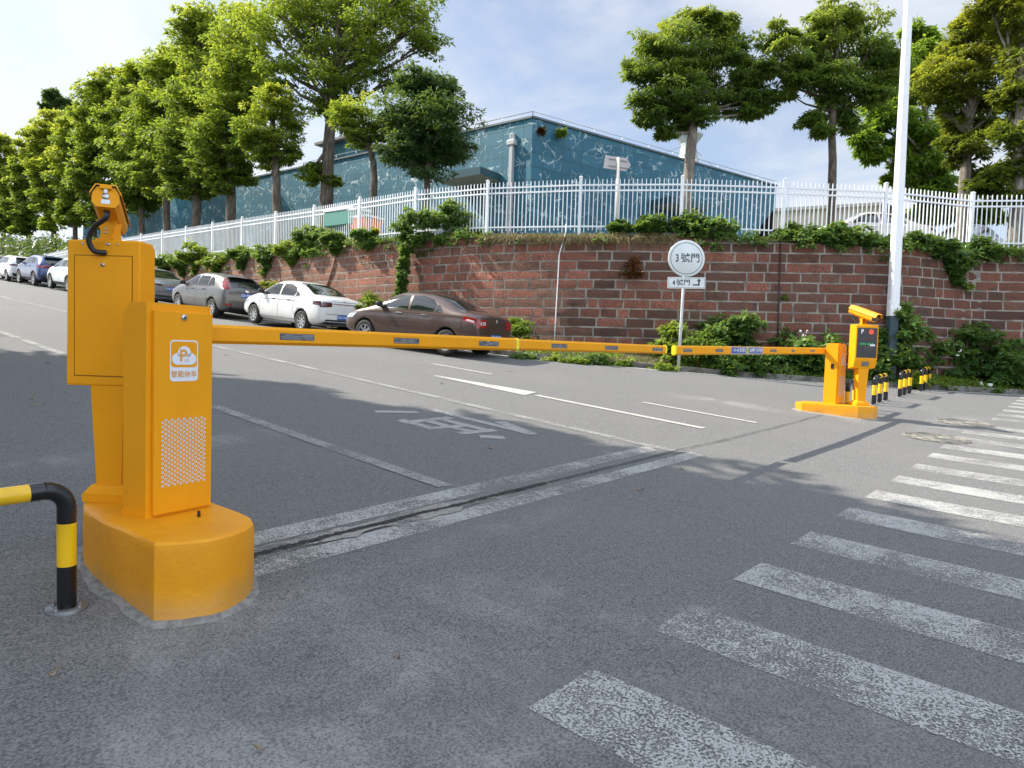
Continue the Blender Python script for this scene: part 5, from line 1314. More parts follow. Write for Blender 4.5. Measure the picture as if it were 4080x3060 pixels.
SUV = copy.deepcopy(HATCH); SUV.update(
    st=[(x*1.03, w*1.04, zb+.05, zs+.13, wt*1.03, zt+.15) for x, w, zb, zs, wt, zt in HATCH['st']], wr=.355, ws=.905, wx=(-1.33, 1.38), cladding=True,
    win=[[(x*1.03, z+.14) for x, z in p] for p in HATCH['win']], winline=[[(x*1.03, z+.14) for x, z in p] for p in HATCH['winline']], seam=[(a*1.03, b+.08, c*1.03, d+.1) for a, b, c, d in HATCH['seam']],
    sill=[(-.9, .26), (.94, .26), (.94, .42), (-.9, .42)], hand=[(x, z+.13) for x, z in HATCH['hand']], mirror=(.86, 1.2),
    rwin=[(-.56, 1.24), (.56, 1.24), (.46, 1.53), (-.46, 1.53)], fwin=[(y, z+.15) for y, z in HATCH['fwin']],
    rear=[([(.34, 1.02), (.84, 1.0), (.86, 1.13), (.36, 1.14)], 'tail', 'tail_light'), (mir([(.34, 1.02), (.84, 1.0), (.86, 1.13), (.36, 1.14)]), 'tail', 'tail_light'), ([(-.7, .36), (.7, .36), (.78, .62), (-.78, .62)], 'black', 'bumper_lower'), ([(-.6, .62), (.6, .62), (.6, .65), (-.6, .65)], 'chrome', 'bumper_strip')],
    side=[([(-2.12, 1.02), (-1.82, 1.05), (-1.84, 1.12), (-2.08, 1.13)], 'tail', 'tail_light'), ([(1.85, .86), (2.12, .84), (2.02, .92), (1.70, .96)], 'head', 'headlight')],
    head=[[(y, z+.16) for y, z in p] for p in HATCH['head']], gz=.62, plate=(0, .80), spoiler=(-1.66, 1.60, .52), wiper=1.26, emblem=None)
EV = copy.deepcopy(HATCH); EV.update(rear=[([(.10, .92), (.84, .92), (.84, 1.04), (.12, 1.06)], 'taild', 'tail_light'), (mir([(.10, .92), (.84, .92), (.84, 1.04), (.12, 1.06)]), 'taild', 'tail_light'), ([(-.52, 1.06), (.52, 1.06), (.50, 1.12), (-.50, 1.12)], 'black', 'tailgate_panel'), ([(-.7, .34), (.7, .34), (.76, .52), (-.76, .52)], 'black', 'bumper_lower')],
    side=[([(-2.06, .94), (-1.86, .95), (-1.84, 1.03), (-2.0, 1.05)], 'taild', 'tail_light'), HATCH['side'][1]], emblem=None)
SILV = copy.deepcopy(SEDAN); SILV['rear'] = [([(.36, .84), (.80, .86), (.84, .95), (.40, .90)], 'taild', 'tail_light'), (mir([(.36, .84), (.80, .86), (.84, .95), (.40, .90)]), 'taild', 'tail_light'), ([(-.36, .86), (.36, .86), (.36, .875), (-.36, .875)], 'chrome', 'trunk_strip')]+SEDAN['rear'][3:]
SILV['emblem'] = None; SILV['plate'] = (0, .74)
def park(S, xl, yr, dirdeg, *a, **k):
    """xl,yr: rear left wheel contact; dirdeg: heading"""
    rz = R_(dirdeg); f = Vector((math.cos(rz), math.sin(rz), 0)); l = Vector((-f.y, f.x, 0))
    c = Vector((xl, yr, 0))-f*S['wx'][0]-l*(S['ws']-.1)
    p = c+f*S['wx'][0]; q = c+f*S['wx'][1]
    pt = math.atan2(gz(q.x, q.y)-gz(p.x, p.y), S['wx'][1]-S['wx'][0])
    mid = (S['wx'][0]+S['wx'][1])/2; z = gz((p.x+q.x)/2, (p.y+q.y)/2)-mid*math.sin(pt)
    return car(S, (c.x, c.y, z), rz, *a, pitch=pt, **k)
P_BR = paint('brown_metallic', (.075, .042, .032), .35, .3); P_WH = paint('white_gloss', (.74, .74, .72)); P_GR = paint('dark_grey_metallic', (.115, .112, .108), .4, .38)
P_SI = paint('silver_metallic', (.30, .31, .33), .6, .3); P_BL = paint('blue_gloss', (.012, .05, .17), .3); P_WB = paint('bluish_white', (.62, .68, .72)); P_CR = paint('cream_white', (.62, .56, .50))
park(BROWN, 11.6, 11.92, 100, 'brown sedan parked nearest the barriers, partly behind the yellow boom', P_BR, plate='川A·9910P', spokes=7)
park(WHITE, 11.4, 17.9, 91.5, 'white sedan with dark red tail lights, between the brown and the grey car', P_WH, plate='川A·1415P', spokes=8, style=0)
park(HATCH, 11.17, 23.06, 90, 'dusty dark grey hatchback with a roof spoiler, behind the white sedan', P_GR, plate='川A·PM289', spokes=7)
park(SILV, 11.2, 29.2, 90, 'silver sedan whose tail just shows right of the near yellow camera column', P_SI, plate='川A·3VA67', spokes=7)
park(SUV, 11.2, 37.9, 90, 'bluish white crossover seen just left of the near yellow camera column', P_WB, spokes=6)
park(SUV, 11.2, 43.4, 90, 'dark blue crossover in the row of parked cars on the left', P_BL, spokes=5, style=1)
park(EV, 11.2, 48.6, 90, 'white hatchback with a black tailgate, left of the blue crossover', P_WH, spokes=6, style=1)
park(SILV, 11.3, 54.0, 90, 'pale blue sedan at the far left edge, farthest of the parked row', P_WB, spokes=6)
# cars on the terrace behind the fence
c = pix(3440, 1000, 24.3); z = tz(c.x, c.y)
BIGC = copy.deepcopy(SEDAN); BIGC['side'] = WHITE['side']
car(BIGC, (c.x, c.y, pix(3400, 853, 24.3).z-1.50), HED+R_(90+6), 'cream white sedan behind the white fence, in front of the beige shed', P_CR, group='cars parked behind the fence', spokes=7)
c = pix(3850, 1000, 27.5)
car(SILV, (c.x, c.y, pix(3800, 898, 27.5).z-1.50), HED+R_(90+38), 'silver sedan behind the fence, right of the lamp pole', P_SI, group='cars parked behind the fence', spokes=7)

# ------------------------------------------------------------------ leaves
def leaf_mesh(name, C, rx, rz, n, ll, lw, mat, parent=None, seed=1, droop=.5, up=-.35, tint=None, flat=0., young=None):
    """C (k,3) clump centres, rx/rz radii arrays; n leaves per clump. One mesh of folded diamond leaves"""
    rg = np.random.default_rng(seed); C = np.asarray(C, float); k = len(C)
    rx = np.broadcast_to(np.asarray(rx, float), (k,)); rz = np.broadcast_to(np.asarray(rz, float), (k,))
    N = k*n; idx = np.repeat(np.arange(k), n)
    d = rg.normal(size=(N, 3)); d /= np.linalg.norm(d, axis=1)[:, None]
    low = d[:, 2] < up; d[low, 2] *= -rg.random(low.sum()); d /= np.linalg.norm(d, axis=1)[:, None]
    r = rg.uniform(.55, 1.06, N)
    P = C[idx]+d*np.stack([rx[idx]*r, rx[idx]*r, rz[idx]*r], 1)
    a = d.copy(); a[:, 2] = a[:, 2]*.3-droop*rg.uniform(.3, 1.3, N); a += rg.normal(size=(N, 3))*.35; a /= np.linalg.norm(a, axis=1)[:, None]
    nn = d*.6+rg.normal(size=(N, 3))*.45+np.array([0, 0, .8]); s = np.cross(a, nn); s /= (np.linalg.norm(s, axis=1)[:, None]+1e-9)
    w = np.cross(s, a)
    L = ll*rg.uniform(.6, 1.3, N)[:, None]; Wd = lw*rg.uniform(.7, 1.25, N)[:, None]
    v0 = P; v1 = P+a*L*.45+s*Wd*.5+w*Wd*.12; v2 = P+a*L; v3 = P+a*L*.45-s*Wd*.5+w*Wd*.12
    V = np.stack([v0, v1, v2, v3], 1).reshape(-1, 3).astype(np.float32)
    me = bpy.data.meshes.new(name); me.vertices.add(N*4); me.vertices.foreach_set('co', V.ravel())
    me.loops.add(N*4); me.loops.foreach_set('vertex_index', np.arange(N*4, dtype=np.int32))
    me.polygons.add(N); me.polygons.foreach_set('loop_start', np.arange(0, N*4, 4, dtype=np.int32)); me.polygons.foreach_set('loop_total', np.full(N, 4, np.int32))
    me.update(calc_edges=True)
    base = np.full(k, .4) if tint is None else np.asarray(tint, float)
    t = np.clip(base[idx]+rg.normal(size=N)*.13+(d[:, 2]*.16), 0, 1)  # upper leaves of a clump tinted lighter, top light in the colour
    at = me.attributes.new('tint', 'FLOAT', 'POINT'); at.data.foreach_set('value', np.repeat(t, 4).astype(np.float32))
    return link(name, me, parent, mat)
def puffs(lobes, per, rg, kf=.42, flat=.5, D=None):
    """lobes (x,y,z,r): clumps over each lobe's surface"""
    C = []; RX = []; RZ = []; T = []
    zs = [l[2]+l[3] for l in lobes]; zmax, zmin = max(zs), min(l[2]-l[3] for l in lobes)
    for x, y, z, r in lobes:
        for q in range(max(3, int(per*(1 if r < 1.2 else (r/1.2)**1.5)))):
            d = rg.normal(size=3); d /= np.linalg.norm(d); rr = r*rg.uniform(.35, 1.0)*(.8 if d[2] < -.4 else 1)
            c = np.array([x, y, z])+d*rr*np.array([1, 1, .9]); s = r*kf*rg.uniform(.6, 1.15)
            C.append(c); RX.append(s); RZ.append(s*flat)
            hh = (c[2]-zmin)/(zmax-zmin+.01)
            T.append(.12+.55*max(0, hh-.2)+.12*(d[2])+rg.normal()*.12)  # tint rises with height: sunlit crown tops put into leaf colour
    return C, RX, RZ, T
def tree(name, label, cat, base, lobes, mat, bark, fork, rtrunk, per=14, n=60, ll=.16, lw=.055, seed=1, group=None, kf=.42, flat=.5, droop=.5, limbs=True, tsh=0., lean=None):
    """base: foot; lobes: world (x,y,z,r) list; fork: height of the first fork"""
    rg = np.random.default_rng(seed); B0 = Vector(base)
    e = empty(name, B0, 0, label, cat, group)
    L = [(x-B0.x, y-B0.y, z-B0.z, r) for x, y, z, r in lobes]
    m = MB(); cx = sum(l[0]*l[3] for l in L)/sum(l[3] for l in L); cy = sum(l[1]*l[3] for l in L)/sum(l[3] for l in L); topz = max(l[2] for l in L)
    fk = Vector(lean if lean else (cx*.15, cy*.15, fork)); 
    pts = [Vector((0, 0, -.3)), Vector((0, 0, .0)), Vector((fk.x*.3+rg.normal()*.04, fk.y*.3, fk.z*.4)), Vector((fk.x*.8, fk.y*.8+rg.normal()*.04, fk.z*.8)), fk, Vector((cx*.6, cy*.6, (fk.z+topz)/2)), Vector((cx, cy, topz))]
    R = [rtrunk*1.3, rtrunk*1.12, rtrunk, rtrunk*.88, rtrunk*.82, rtrunk*.5, rtrunk*.12]
    m.tube([tuple(p) for p in pts], R, 10)
    if limbs:
        for l in L:
            c = Vector(l[:3]); s = fk.lerp(Vector((cx, cy, topz)), max(0, min(.75, (c.z-fk.z)/(topz-fk.z+.01)*.55))) if c.z > fk.z else fk*.97
            mid = s.lerp(c, .5)+Vector((rg.normal()*.12, rg.normal()*.12, -.12*l[3])); rb = rtrunk*(.28+.12*min(l[3], 2))
            m.tube([tuple(s), tuple(mid), tuple(c)], [rb, rb*.6, rb*.22], 6)
            for q in range(3):
                d = Vector(rg.normal(size=3)).normalized()*l[3]*.7; d.z = abs(d.z)*.5
                m.tube([tuple(s.lerp(c, .7)), tuple(c+d*.5), tuple(c+d)], [rb*.35, rb*.2, .01], 4)
    m.build('trunk', bark, e)
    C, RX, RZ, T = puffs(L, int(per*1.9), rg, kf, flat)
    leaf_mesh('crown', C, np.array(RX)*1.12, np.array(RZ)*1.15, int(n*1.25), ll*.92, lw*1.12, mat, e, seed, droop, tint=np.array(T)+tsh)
    return e
def lobes_px(lst, D, sx, ox, oy, depth=.5, seed=0, grow=1.):
    """lobes given as seen in the survey picture (a,b,r in crop units), each pushed to its own depth"""
    rg = np.random.default_rng(seed); out = []
    for i, (a, b, r) in enumerate(lst):
        rm = r*sx*D/FPX; dd = D+rg.uniform(-1, 1)*depth*rm*1.4
        p = pix(ox+sx*a, oy+sx*b, dd); out.append((p.x, p.y, p.z, r*sx*dd/FPX*grow))
        if rm > 1.0: q = pix(ox+sx*(a+rg.normal()*r*.15), oy+sx*b, D+rm*.9); out.append((q.x, q.y, q.z, rm*.85))
    return out
S7 = .859; S6 = .8047
def left_tree(tr, bot, lst, D, label, seed, fork=2.2, rt=.2, mat=None, **k):
    b = pix(tr*S7, bot*S7, D); z = tz(b.x, b.y); L = lobes_px(lst, D, S7, 0, 0, .5, seed, k.pop('grow', 1.25))
    return tree(k.pop('name', 'broadleaf_tree'), label, 'tree', (b.x, b.y, z), L, mat or F_CAMPHOR, M_BARK, fork, rt, seed=seed, group=k.pop('group', 'row of trees behind the left part of the fence'), **k)
EXTRA = {1070: [(1000, 800, 60), (1120, 720, 70), (960, 620, 90), (960, 760, 70), (1160, 560, 80), (1180, 300, 80), (1030, 860, 45), (1130, 820, 45)],
         910: [(880, 890, 60), (820, 860, 70), (960, 700, 80), (820, 640, 90), (780, 760, 60), (1000, 300, 80), (1000, 440, 80), (950, 880, 45), (1010, 180, 70)],
         775: [(680, 760, 80), (760, 830, 60), (640, 640, 80), (720, 480, 80), (860, 300, 80), (640, 820, 70), (860, 420, 70), (720, 880, 55), (880, 700, 70)],
         660: [(640, 940, 70), (580, 900, 60), (700, 820, 70), (560, 660, 80), (560, 560, 80), (580, 760, 80), (700, 940, 50), (700, 560, 70), (620, 360, 50)],
         430: [(420, 980, 50), (500, 960, 55), (530, 880, 60), (400, 760, 60), (380, 840, 60), (520, 440, 60), (400, 620, 60), (560, 960, 50), (600, 540, 60), (600, 840, 55), (450, 1030, 35)],
         350: [(300, 1020, 40), (370, 1010, 45), (400, 680, 50), (280, 720, 50), (280, 840, 50), (400, 900, 50), (390, 780, 50)],
         255: [(180, 680, 45), (180, 780, 45), (290, 840, 45), (180, 880, 45), (230, 1040, 38), (290, 960, 40), (300, 700, 45)],
         130: [(80, 860, 42), (190, 900, 42), (190, 780, 42), (60, 960, 38), (180, 1040, 34), (100, 1060, 32)],
         15: [(0, 1050, 34), (40, 1000, 34), (80, 880, 36), (80, 780, 36)],
         1285: [(1240, 760, 45), (1350, 690, 50), (1150, 600, 50), (1320, 480, 60)],
         1510: [(1480, 500, 70), (1560, 520, 60), (1420, 330, 90), (1680, 330, 90), (1520, 300, 90), (1480, 780, 35), (1450, 820, 40), (1540, 840, 28)],
         1740: [(1740, 640, 45), (1650, 660, 45), (1580, 540, 50)]}
def LEFT(tr, bot, lst, D, label, seed, *a, **k):
    if tr in EXTRA and bot > 800: lst = lst+EXTRA[tr]
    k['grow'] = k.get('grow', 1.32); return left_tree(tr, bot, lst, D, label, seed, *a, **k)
LEFT(1985, 900, [(1960, 480, 150), (1860, 560, 120), (2060, 560, 130), (1960, 650, 170), (1850, 700, 90), (2090, 700, 100), (1980, 780, 110), (1930, 380, 80), (2010, 420, 90)], 25.0,
          'dark dense round tree left of the teal hall corner', 21, 2.0, .16, F_DARK, grow=1.1, per=16, n=80, ll=.20, lw=.06, kf=.36)
LEFT(1740, 930, [(1650, 560, 75), (1720, 520, 70), (1600, 600, 55), (1760, 600, 50), (1690, 640, 60), (1620, 520, 60)], 26.4,
          'slim tree with a thin small crown, directly left of the dark round tree', 22, 3.4, .15, per=9, n=42, ll=.17, kf=.30, tsh=.08)
LEFT(1510, 950, [(1560, 60, 150), (1700, 90, 150), (1850, 40, 120), (1930, 130, 110), (1990, 210, 70), (1420, 40, 120), (1300, 60, 120), (1200, 130, 100), (1600, 230, 130), (1760, 250, 120), (1400, 200, 110), (1500, 380, 100), (1620, 400, 80), (1250, 260, 90), (1810, 380, 60), (1320, 370, 70), (1900, -60, 130), (1650, -80, 150), (1400, -90, 140)], 29.5,
          'tallest spreading tree whose crown runs out of the top of the picture', 23, 4.8, .30, per=9, n=48, ll=.20, lw=.07, kf=.32, flat=.42, tsh=.05)
LEFT(1285, 980, [(1260, 520, 80), (1200, 610, 75), (1300, 640, 85), (1220, 690, 65), (1350, 560, 60), (1310, 720, 50), (1170, 660, 45), (1260, 450, 50)], 29.0,
          'young light green tree standing left of the tallest tree', 24, 3.0, .20, per=12, n=60, ll=.18, kf=.34, tsh=.12)
LEFT(1070, 1015, [(1080, 200, 110), (1100, 330, 120), (1040, 440, 110), (1110, 500, 90), (1020, 560, 90), (1080, 620, 90), (1000, 680, 80), (1060, 740, 60), (1160, 420, 80), (1130, 100, 90), (1140, 300, 90), (1100, 780, 50)], 35.0,
          'tall layered yellow green tree, two trees left of the tallest one', 25, 4.0, .27, per=11, n=60, ll=.24, lw=.085, kf=.34, tsh=.08)
LEFT(910, 1045, [(900, 100, 70), (950, 120, 80), (860, 150, 60), (920, 240, 90), (930, 380, 90), (860, 480, 90), (900, 600, 100), (860, 700, 90), (920, 780, 90), (830, 790, 70), (980, 180, 60), (970, 480, 80), (960, 800, 60), (880, 840, 45)], 39.0,
          'tall layered tree with a rounded green top, third tree left of the tallest one', 26, 4.2, .26, per=11, n=60, ll=.26, lw=.09, kf=.34)
LEFT(775, 1070, [(800, 260, 70), (760, 330, 75), (820, 380, 80), (740, 440, 80), (790, 520, 90), (720, 580, 80), (770, 640, 80), (700, 690, 70), (740, 760, 70), (690, 800, 50), (830, 600, 60)], 43.5,
          'slender yellow green tree above the gap right of the orange camera head', 27, 4.4, .25, per=10, n=60, ll=.28, lw=.1, kf=.35, tsh=.08)
LEFT(660, 1095, [(670, 340, 55), (620, 440, 65), (680, 480, 70), (600, 540, 65), (660, 600, 75), (600, 660, 70), (640, 740, 75), (590, 800, 60), (650, 850, 75), (690, 900, 55), (610, 880, 50)], 48.,
          'narrow tree right behind the raised camera of the near column', 28, 4.4, .24, per=10, n=60, ll=.30, lw=.11, kf=.35)
LEFT(430, 1100, [(470, 380, 55), (440, 440, 60), (490, 500, 60), (420, 540, 60), (470, 600, 65), (430, 680, 65), (490, 720, 60), (440, 790, 60), (480, 860, 55), (420, 900, 50), (580, 370, 48), (560, 440, 50), (550, 520, 55), (540, 650, 55), (530, 760, 50)], 55.,
          'twin topped tall tree just left of the near camera', 29, 5.0, .24, per=9, n=60, ll=.34, lw=.13, kf=.36, tsh=.04)
LEFT(350, 1115, [(330, 560, 50), (380, 600, 50), (310, 640, 55), (360, 700, 55), (320, 770, 55), (370, 830, 50), (320, 880, 50), (350, 940, 45), (300, 960, 35)], 60.,
          'yellowish tree behind the far fence, second from the near camera', 30, 4.6, .24, per=9, n=60, ll=.36, lw=.14, kf=.36, tsh=.16)
LEFT(255, 1130, [(240, 550, 45), (200, 600, 45), (270, 620, 50), (220, 690, 50), (260, 760, 50), (210, 820, 48), (250, 890, 48), (210, 950, 42), (260, 990, 38)], 66.,
          'bright yellow topped tree behind the far fence', 31, 4.8, .26, per=9, n=60, ll=.38, lw=.15, kf=.36, tsh=.24)
LEFT(130, 1150, [(150, 620, 40), (120, 680, 42), (170, 720, 44), (110, 780, 44), (160, 840, 44), (110, 900, 42), (160, 960, 40), (100, 1000, 36), (140, 1050, 32)], 73.,
          'green tree behind the white hatchback at the left end of the fence', 32, 4.8, .26, per=9, n=60, ll=.42, lw=.17, kf=.36, tsh=.1)
LEFT(15, 1170, [(20, 650, 34), (60, 720, 36), (10, 760, 38), (50, 830, 38), (10, 890, 38), (50, 950, 38), (15, 1010, 34), (60, 1060, 30), (-30, 700, 36), (-30, 820, 36), (-30, 940, 36)], 80.,
          'olive green tree at the far left edge of the picture', 33, 5., .26, per=9, n=60, ll=.45, lw=.18, kf=.36, tsh=.12)
LEFT(240, 700, [(230, 430, 22), (250, 460, 30), (220, 490, 28), (310, 480, 24), (330, 520, 26), (270, 510, 26)], 92., 'grey green conifer top far behind the yellow topped tree', 34, 9., .3, F_DARK, per=9, n=60, ll=.5, lw=.18, kf=.4, tsh=.25, name='conifer')
# shaded young growth under the row
rg = np.random.default_rng(77); C = []; RX = []
for q in range(620):
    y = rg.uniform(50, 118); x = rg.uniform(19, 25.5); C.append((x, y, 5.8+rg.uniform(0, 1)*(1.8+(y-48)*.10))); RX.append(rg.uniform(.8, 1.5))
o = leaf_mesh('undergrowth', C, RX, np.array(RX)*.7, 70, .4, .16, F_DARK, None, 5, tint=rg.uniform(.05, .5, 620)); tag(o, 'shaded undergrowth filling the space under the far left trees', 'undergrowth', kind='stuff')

def right_tree(tr, lst, D, label, seed, fork, rt, mat, bark=None, lean=None, **k):
    b = pix(2300+S6*tr, 900, D); z = tz(b.x, b.y); L = lobes_px(lst, D, S6, 2300, 0, .5, seed, 1.12)
    ln = None
    if lean: q = pix(2300+S6*lean[0], S6*lean[1], D); ln = (q.x-b.x, q.y-b.y, q.z-z)
    return tree('broadleaf_tree', label, 'tree', (b.x, b.y, z), L, mat, bark or M_BARKP, fork, rt, seed=seed, group='trees behind the right part of the fence', lean=ln, tsh=k.pop('tsh', 0)+.09, **k)
right_tree(530, [(600, 150, 110), (690, 170, 100), (500, 220, 120), (400, 290, 110), (620, 280, 120), (720, 270, 90), (340, 370, 100), (450, 400, 110), (330, 480, 90), (560, 400, 110), (680, 390, 120), (800, 420, 100), (870, 480, 80), (930, 510, 60), (620, 490, 110), (760, 510, 90), (450, 540, 90), (370, 580, 60), (520, 600, 60), (430, 660, 40), (860, 560, 50), (560, 110, 70), (720, 110, 60), (640, 90, 60), (470, 160, 90), (350, 230, 75), (290, 350, 65), (790, 260, 70), (500, 480, 110), (600, 570, 70), (840, 360, 70)], 23.5,
           'round dense tree right of the hall with a forked pale trunk', 41, 3.2, .20, F_RIGHT, per=9, n=75, ll=.20, lw=.055, kf=.40, flat=.55, droop=.8, lean=(572, 640), tsh=.0)
right_tree(1262, [(1300, 60, 80), (1180, 150, 90), (1550, 330, 80), (1480, 480, 70), (1280, 400, 100), (1300, 120, 110), (1220, 110, 80), (1400, 150, 110), (1480, 230, 100), (1540, 260, 70), (1200, 220, 90), (1330, 260, 120), (1430, 340, 110), (1250, 350, 100), (1500, 400, 70), (1160, 370, 90), (1330, 440, 100), (1440, 470, 70), (1230, 480, 80), (1300, 560, 80), (1160, 600, 50), (1200, 660, 45), (1350, 630, 50), (960, 190, 75), (1040, 180, 55), (1010, 290, 90), (1080, 400, 80), (940, 340, 60), (1100, 300, 70), (1040, 460, 45)], 23.,
           'tree with a slim dark trunk left of the lamp pole', 42, 3.0, .15, F_RIGHT, M_BARK, per=8, n=75, ll=.20, lw=.055, kf=.40, flat=.55, droop=.8, lean=(1260, 660))
right_tree(1760, [(1500, 620, 80), (1420, 690, 55), (1560, 560, 80), (1600, 480, 90), (1650, 650, 90), (1700, 250, 70), (1740, 190, 50), (1620, 360, 90), (1700, 780, 100), (1780, 880, 80), (1700, 420, 100), (1600, 740, 60), (1760, 640, 110), (1560, 880, 30), (1820, 980, 70), (1720, 960, 50), (1450, 760, 60), (1500, 520, 70), (1680, 900, 80), (1780, 1000, 60), (1620, 840, 60), (1800, 1070, 60), (1950, 1070, 70), (1700, 1060, 50), (1650, 150, 45), (2050, 1060, 60)], 30.,
           'bright lime green tree behind the lamp pole with long drooping leaves', 43, 3.5, .2, F_LIME, per=8, n=70, ll=.34, lw=.09, kf=.42, flat=.6, droop=1.1)
right_tree(1905, [(1930, 160, 100), (2000, 130, 90), (2080, 200, 90), (1880, 260, 110), (2010, 280, 120), (1800, 350, 90), (1900, 390, 110), (2060, 390, 110), (1750, 450, 80), (1840, 500, 90), (1960, 510, 110), (2080, 500, 80), (1900, 610, 90), (2010, 640, 90), (1880, 700, 70), (1960, 740, 80), (2090, 640, 60), (1900, 790, 50), (2000, 850, 60), (1930, 100, 60)], 25.,
           'golden olive topped tree right of the lamp pole', 44, 3.6, .24, F_OLIVE, per=9, n=75, ll=.20, lw=.07, kf=.40, flat=.55, tsh=.0)
right_tree(2170, [(2120, 60, 100), (2200, 120, 110), (2040, 40, 70), (2180, 260, 100), (2230, 400, 120), (2160, 480, 90), (2240, 560, 110), (2150, 650, 90), (2230, 740, 90), (2150, 830, 70), (2080, 880, 80), (2000, 930, 60), (2240, 900, 80), (2180, 980, 60), (2280, 300, 110), (2100, 980, 50)], 23.,
           'dark tree at the right edge of the picture', 45, 3.2, .22, F_OLIVE, per=9, n=75, ll=.2, lw=.07, kf=.40, flat=.55, tsh=-.15)

# trees across the road whose shade covers the foreground (outside the picture)
for i, (x, y, z, r, lab) in enumerate(((-1.6, 13.6, 10.2, 3.9, 'dense roadside tree opposite the barriers'), (-6.4, 11.5, 11.5, 4.4, 'broad roadside tree left of the near barrier'), (-3.2, 19.5, 11.8, 3.9, 'roadside tree opposite the grey hatchback'),
                                     (-8.0, 18.5, 12., 4.5, 'second row tree opposite the grey hatchback'), (-5.5, 27.5, 12.5, 3.9, 'roadside tree opposite the silver sedan'), (-6.0, 5.5, 10.5, 4., 'roadside tree behind the hoop barrier'))):
    rg = np.random.default_rng(90+i); L = [(x, y, z, r*.75)]+[(x+math.cos(a)*r*.55, y+math.sin(a)*r*.55, z+rg.uniform(-.8, .8), r*.5) for a in np.linspace(0, 5.3, 7)]
    tree('broadleaf_tree', lab, 'tree', (x, y, gz(x, y)), L, F_CAMPHOR, M_BARK, 5, .28, per=14, n=110, ll=.36, lw=.17, seed=90+i, group='trees across the road', kf=.4)

C = []; RX = []; rg = np.random.default_rng(5)  # unseen leafy screen, added to darken the left side of the near cabinet
for q in range(380):
    y = rg.uniform(-8, 34); x = -10.5+rg.uniform(-.8, .8)+(y > 26)*(y-26)*.3; C.append((x, y, gz(x, y)+rg.uniform(.2, 4.0))); RX.append(rg.uniform(.5, .9))
o = leaf_mesh('shade_hedge', C, RX, RX, 90, .3, .15, F_DARK, None, 6, tint=rg.uniform(.1, .6, 380)); tag(o, 'unseen leafy screen added across the road to keep light off the near cabinet', 'shade_hedge', kind='stuff')

# ------------------------------------------------------------------ creepers and weeds
def bush(name, label, cat, group, pxs, D, mat, n=55, ll=.12, lw=.06, seed=1, per=9, kf=.45, tsh=.1, flat=.7, droop=.5, onground=True):
    """pxs: (px,py,r) survey pixels"""
    L = []
    rgx = np.random.default_rng(seed)
    for a, b, r in pxs:
        p = pix(a, b, D+rgx.uniform(-.15, .25)); L.append((p.x, p.y, p.z, r*D/FPX))
    cx = sum(l[0] for l in L)/len(L); cy = sum(l[1] for l in L)/len(L); zb = (gz(cx, cy)+.15) if onground else min(l[2]-l[3] for l in L)
    e = empty(name, (cx, cy, zb), 0, label, cat, group)
    L = [(x-cx, y-cy, z-zb, r) for x, y, z, r in L]
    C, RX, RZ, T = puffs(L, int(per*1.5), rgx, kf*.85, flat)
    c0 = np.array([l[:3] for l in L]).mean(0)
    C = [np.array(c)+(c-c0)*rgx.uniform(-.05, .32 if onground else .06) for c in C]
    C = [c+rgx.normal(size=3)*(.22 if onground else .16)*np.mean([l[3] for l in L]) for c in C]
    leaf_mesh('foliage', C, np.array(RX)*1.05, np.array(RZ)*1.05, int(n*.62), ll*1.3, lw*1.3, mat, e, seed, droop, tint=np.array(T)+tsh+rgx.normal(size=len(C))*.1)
    m = MB()
    for k in range(7):
        l = L[rgx.integers(len(L))]; s = Vector((rgx.normal()*.08, rgx.normal()*.08, -.05)); t = Vector(l[:3])+Vector(rgx.normal(size=3))*l[3]*.4
        if not onground: s = Vector((l[0]*.8, l[1]*.8, l[2]))
        m.tube([tuple(s), tuple(s.lerp(t, .5)+Vector((0, 0, .04))), tuple(t)], [.012, .009, .004], 5)
    m.build('stems', M_BARK, e)
    return e
G1 = 'weeds and shrubs at the foot of the wall'
bush('shrub', 'largest leafy shrub at the wall foot, right of the gate sign post', 'shrub', G1, [(2905, 1300, 70), (2850, 1330, 50), (2965, 1310, 55), (2900, 1370, 70), (2980, 1380, 50), (2830, 1400, 45)], 18.4, F_SHRUB, seed=51, n=70, ll=.14, lw=.085)
bush('shrub', 'bright green shrub around the foot of the gate sign post', 'shrub', G1, [(2680, 1320, 35), (2720, 1360, 55), (2660, 1390, 45), (2770, 1390, 45), (2710, 1440, 45), (2640, 1370, 30)], 17.9, F_WEED, seed=52, n=60, ll=.12, lw=.055, tsh=.2)
bush('shrub', 'dark leafy bush below the far boom, close to the edge line', 'shrub', G1, [(2960, 1440, 50), (3030, 1430, 50), (3000, 1480, 40), (3060, 1480, 35), (2900, 1470, 35), (2860, 1440, 40)], 17.6, F_SHRUB, seed=53, n=70, ll=.12, lw=.07)
bush('shrub', 'shrub with small white flowers left of the far barrier cabinet', 'shrub', G1, [(3220, 1400, 60), (3160, 1430, 50), (3250, 1450, 55), (3190, 1480, 50), (3260, 1500, 35), (3290, 1380, 40), (3170, 1380, 40)], 18.0, F_SHRUB, seed=54, n=75, ll=.13, lw=.08)
bush('shrub', 'tall weed climbing the wall beside the black vertical line', 'shrub', G1, [(3110, 1310, 30), (3140, 1290, 30), (3090, 1350, 45), (3150, 1350, 35), (3060, 1390, 35)], 18.7, F_SHRUB, seed=55, n=60, ll=.13, lw=.07)
bush('shrub', 'tall leafy shrub hiding the foot of the lamp pole', 'shrub', G1, [(3600, 1290, 34), (3620, 1330, 38), (3590, 1370, 45), (3540, 1350, 35), (3560, 1420, 60), (3510, 1440, 45), (3610, 1440, 45), (3520, 1475, 35), (3585, 1270, 22)], 17.9, F_SHRUB, seed=56, n=80, ll=.13, lw=.07, tsh=.15)
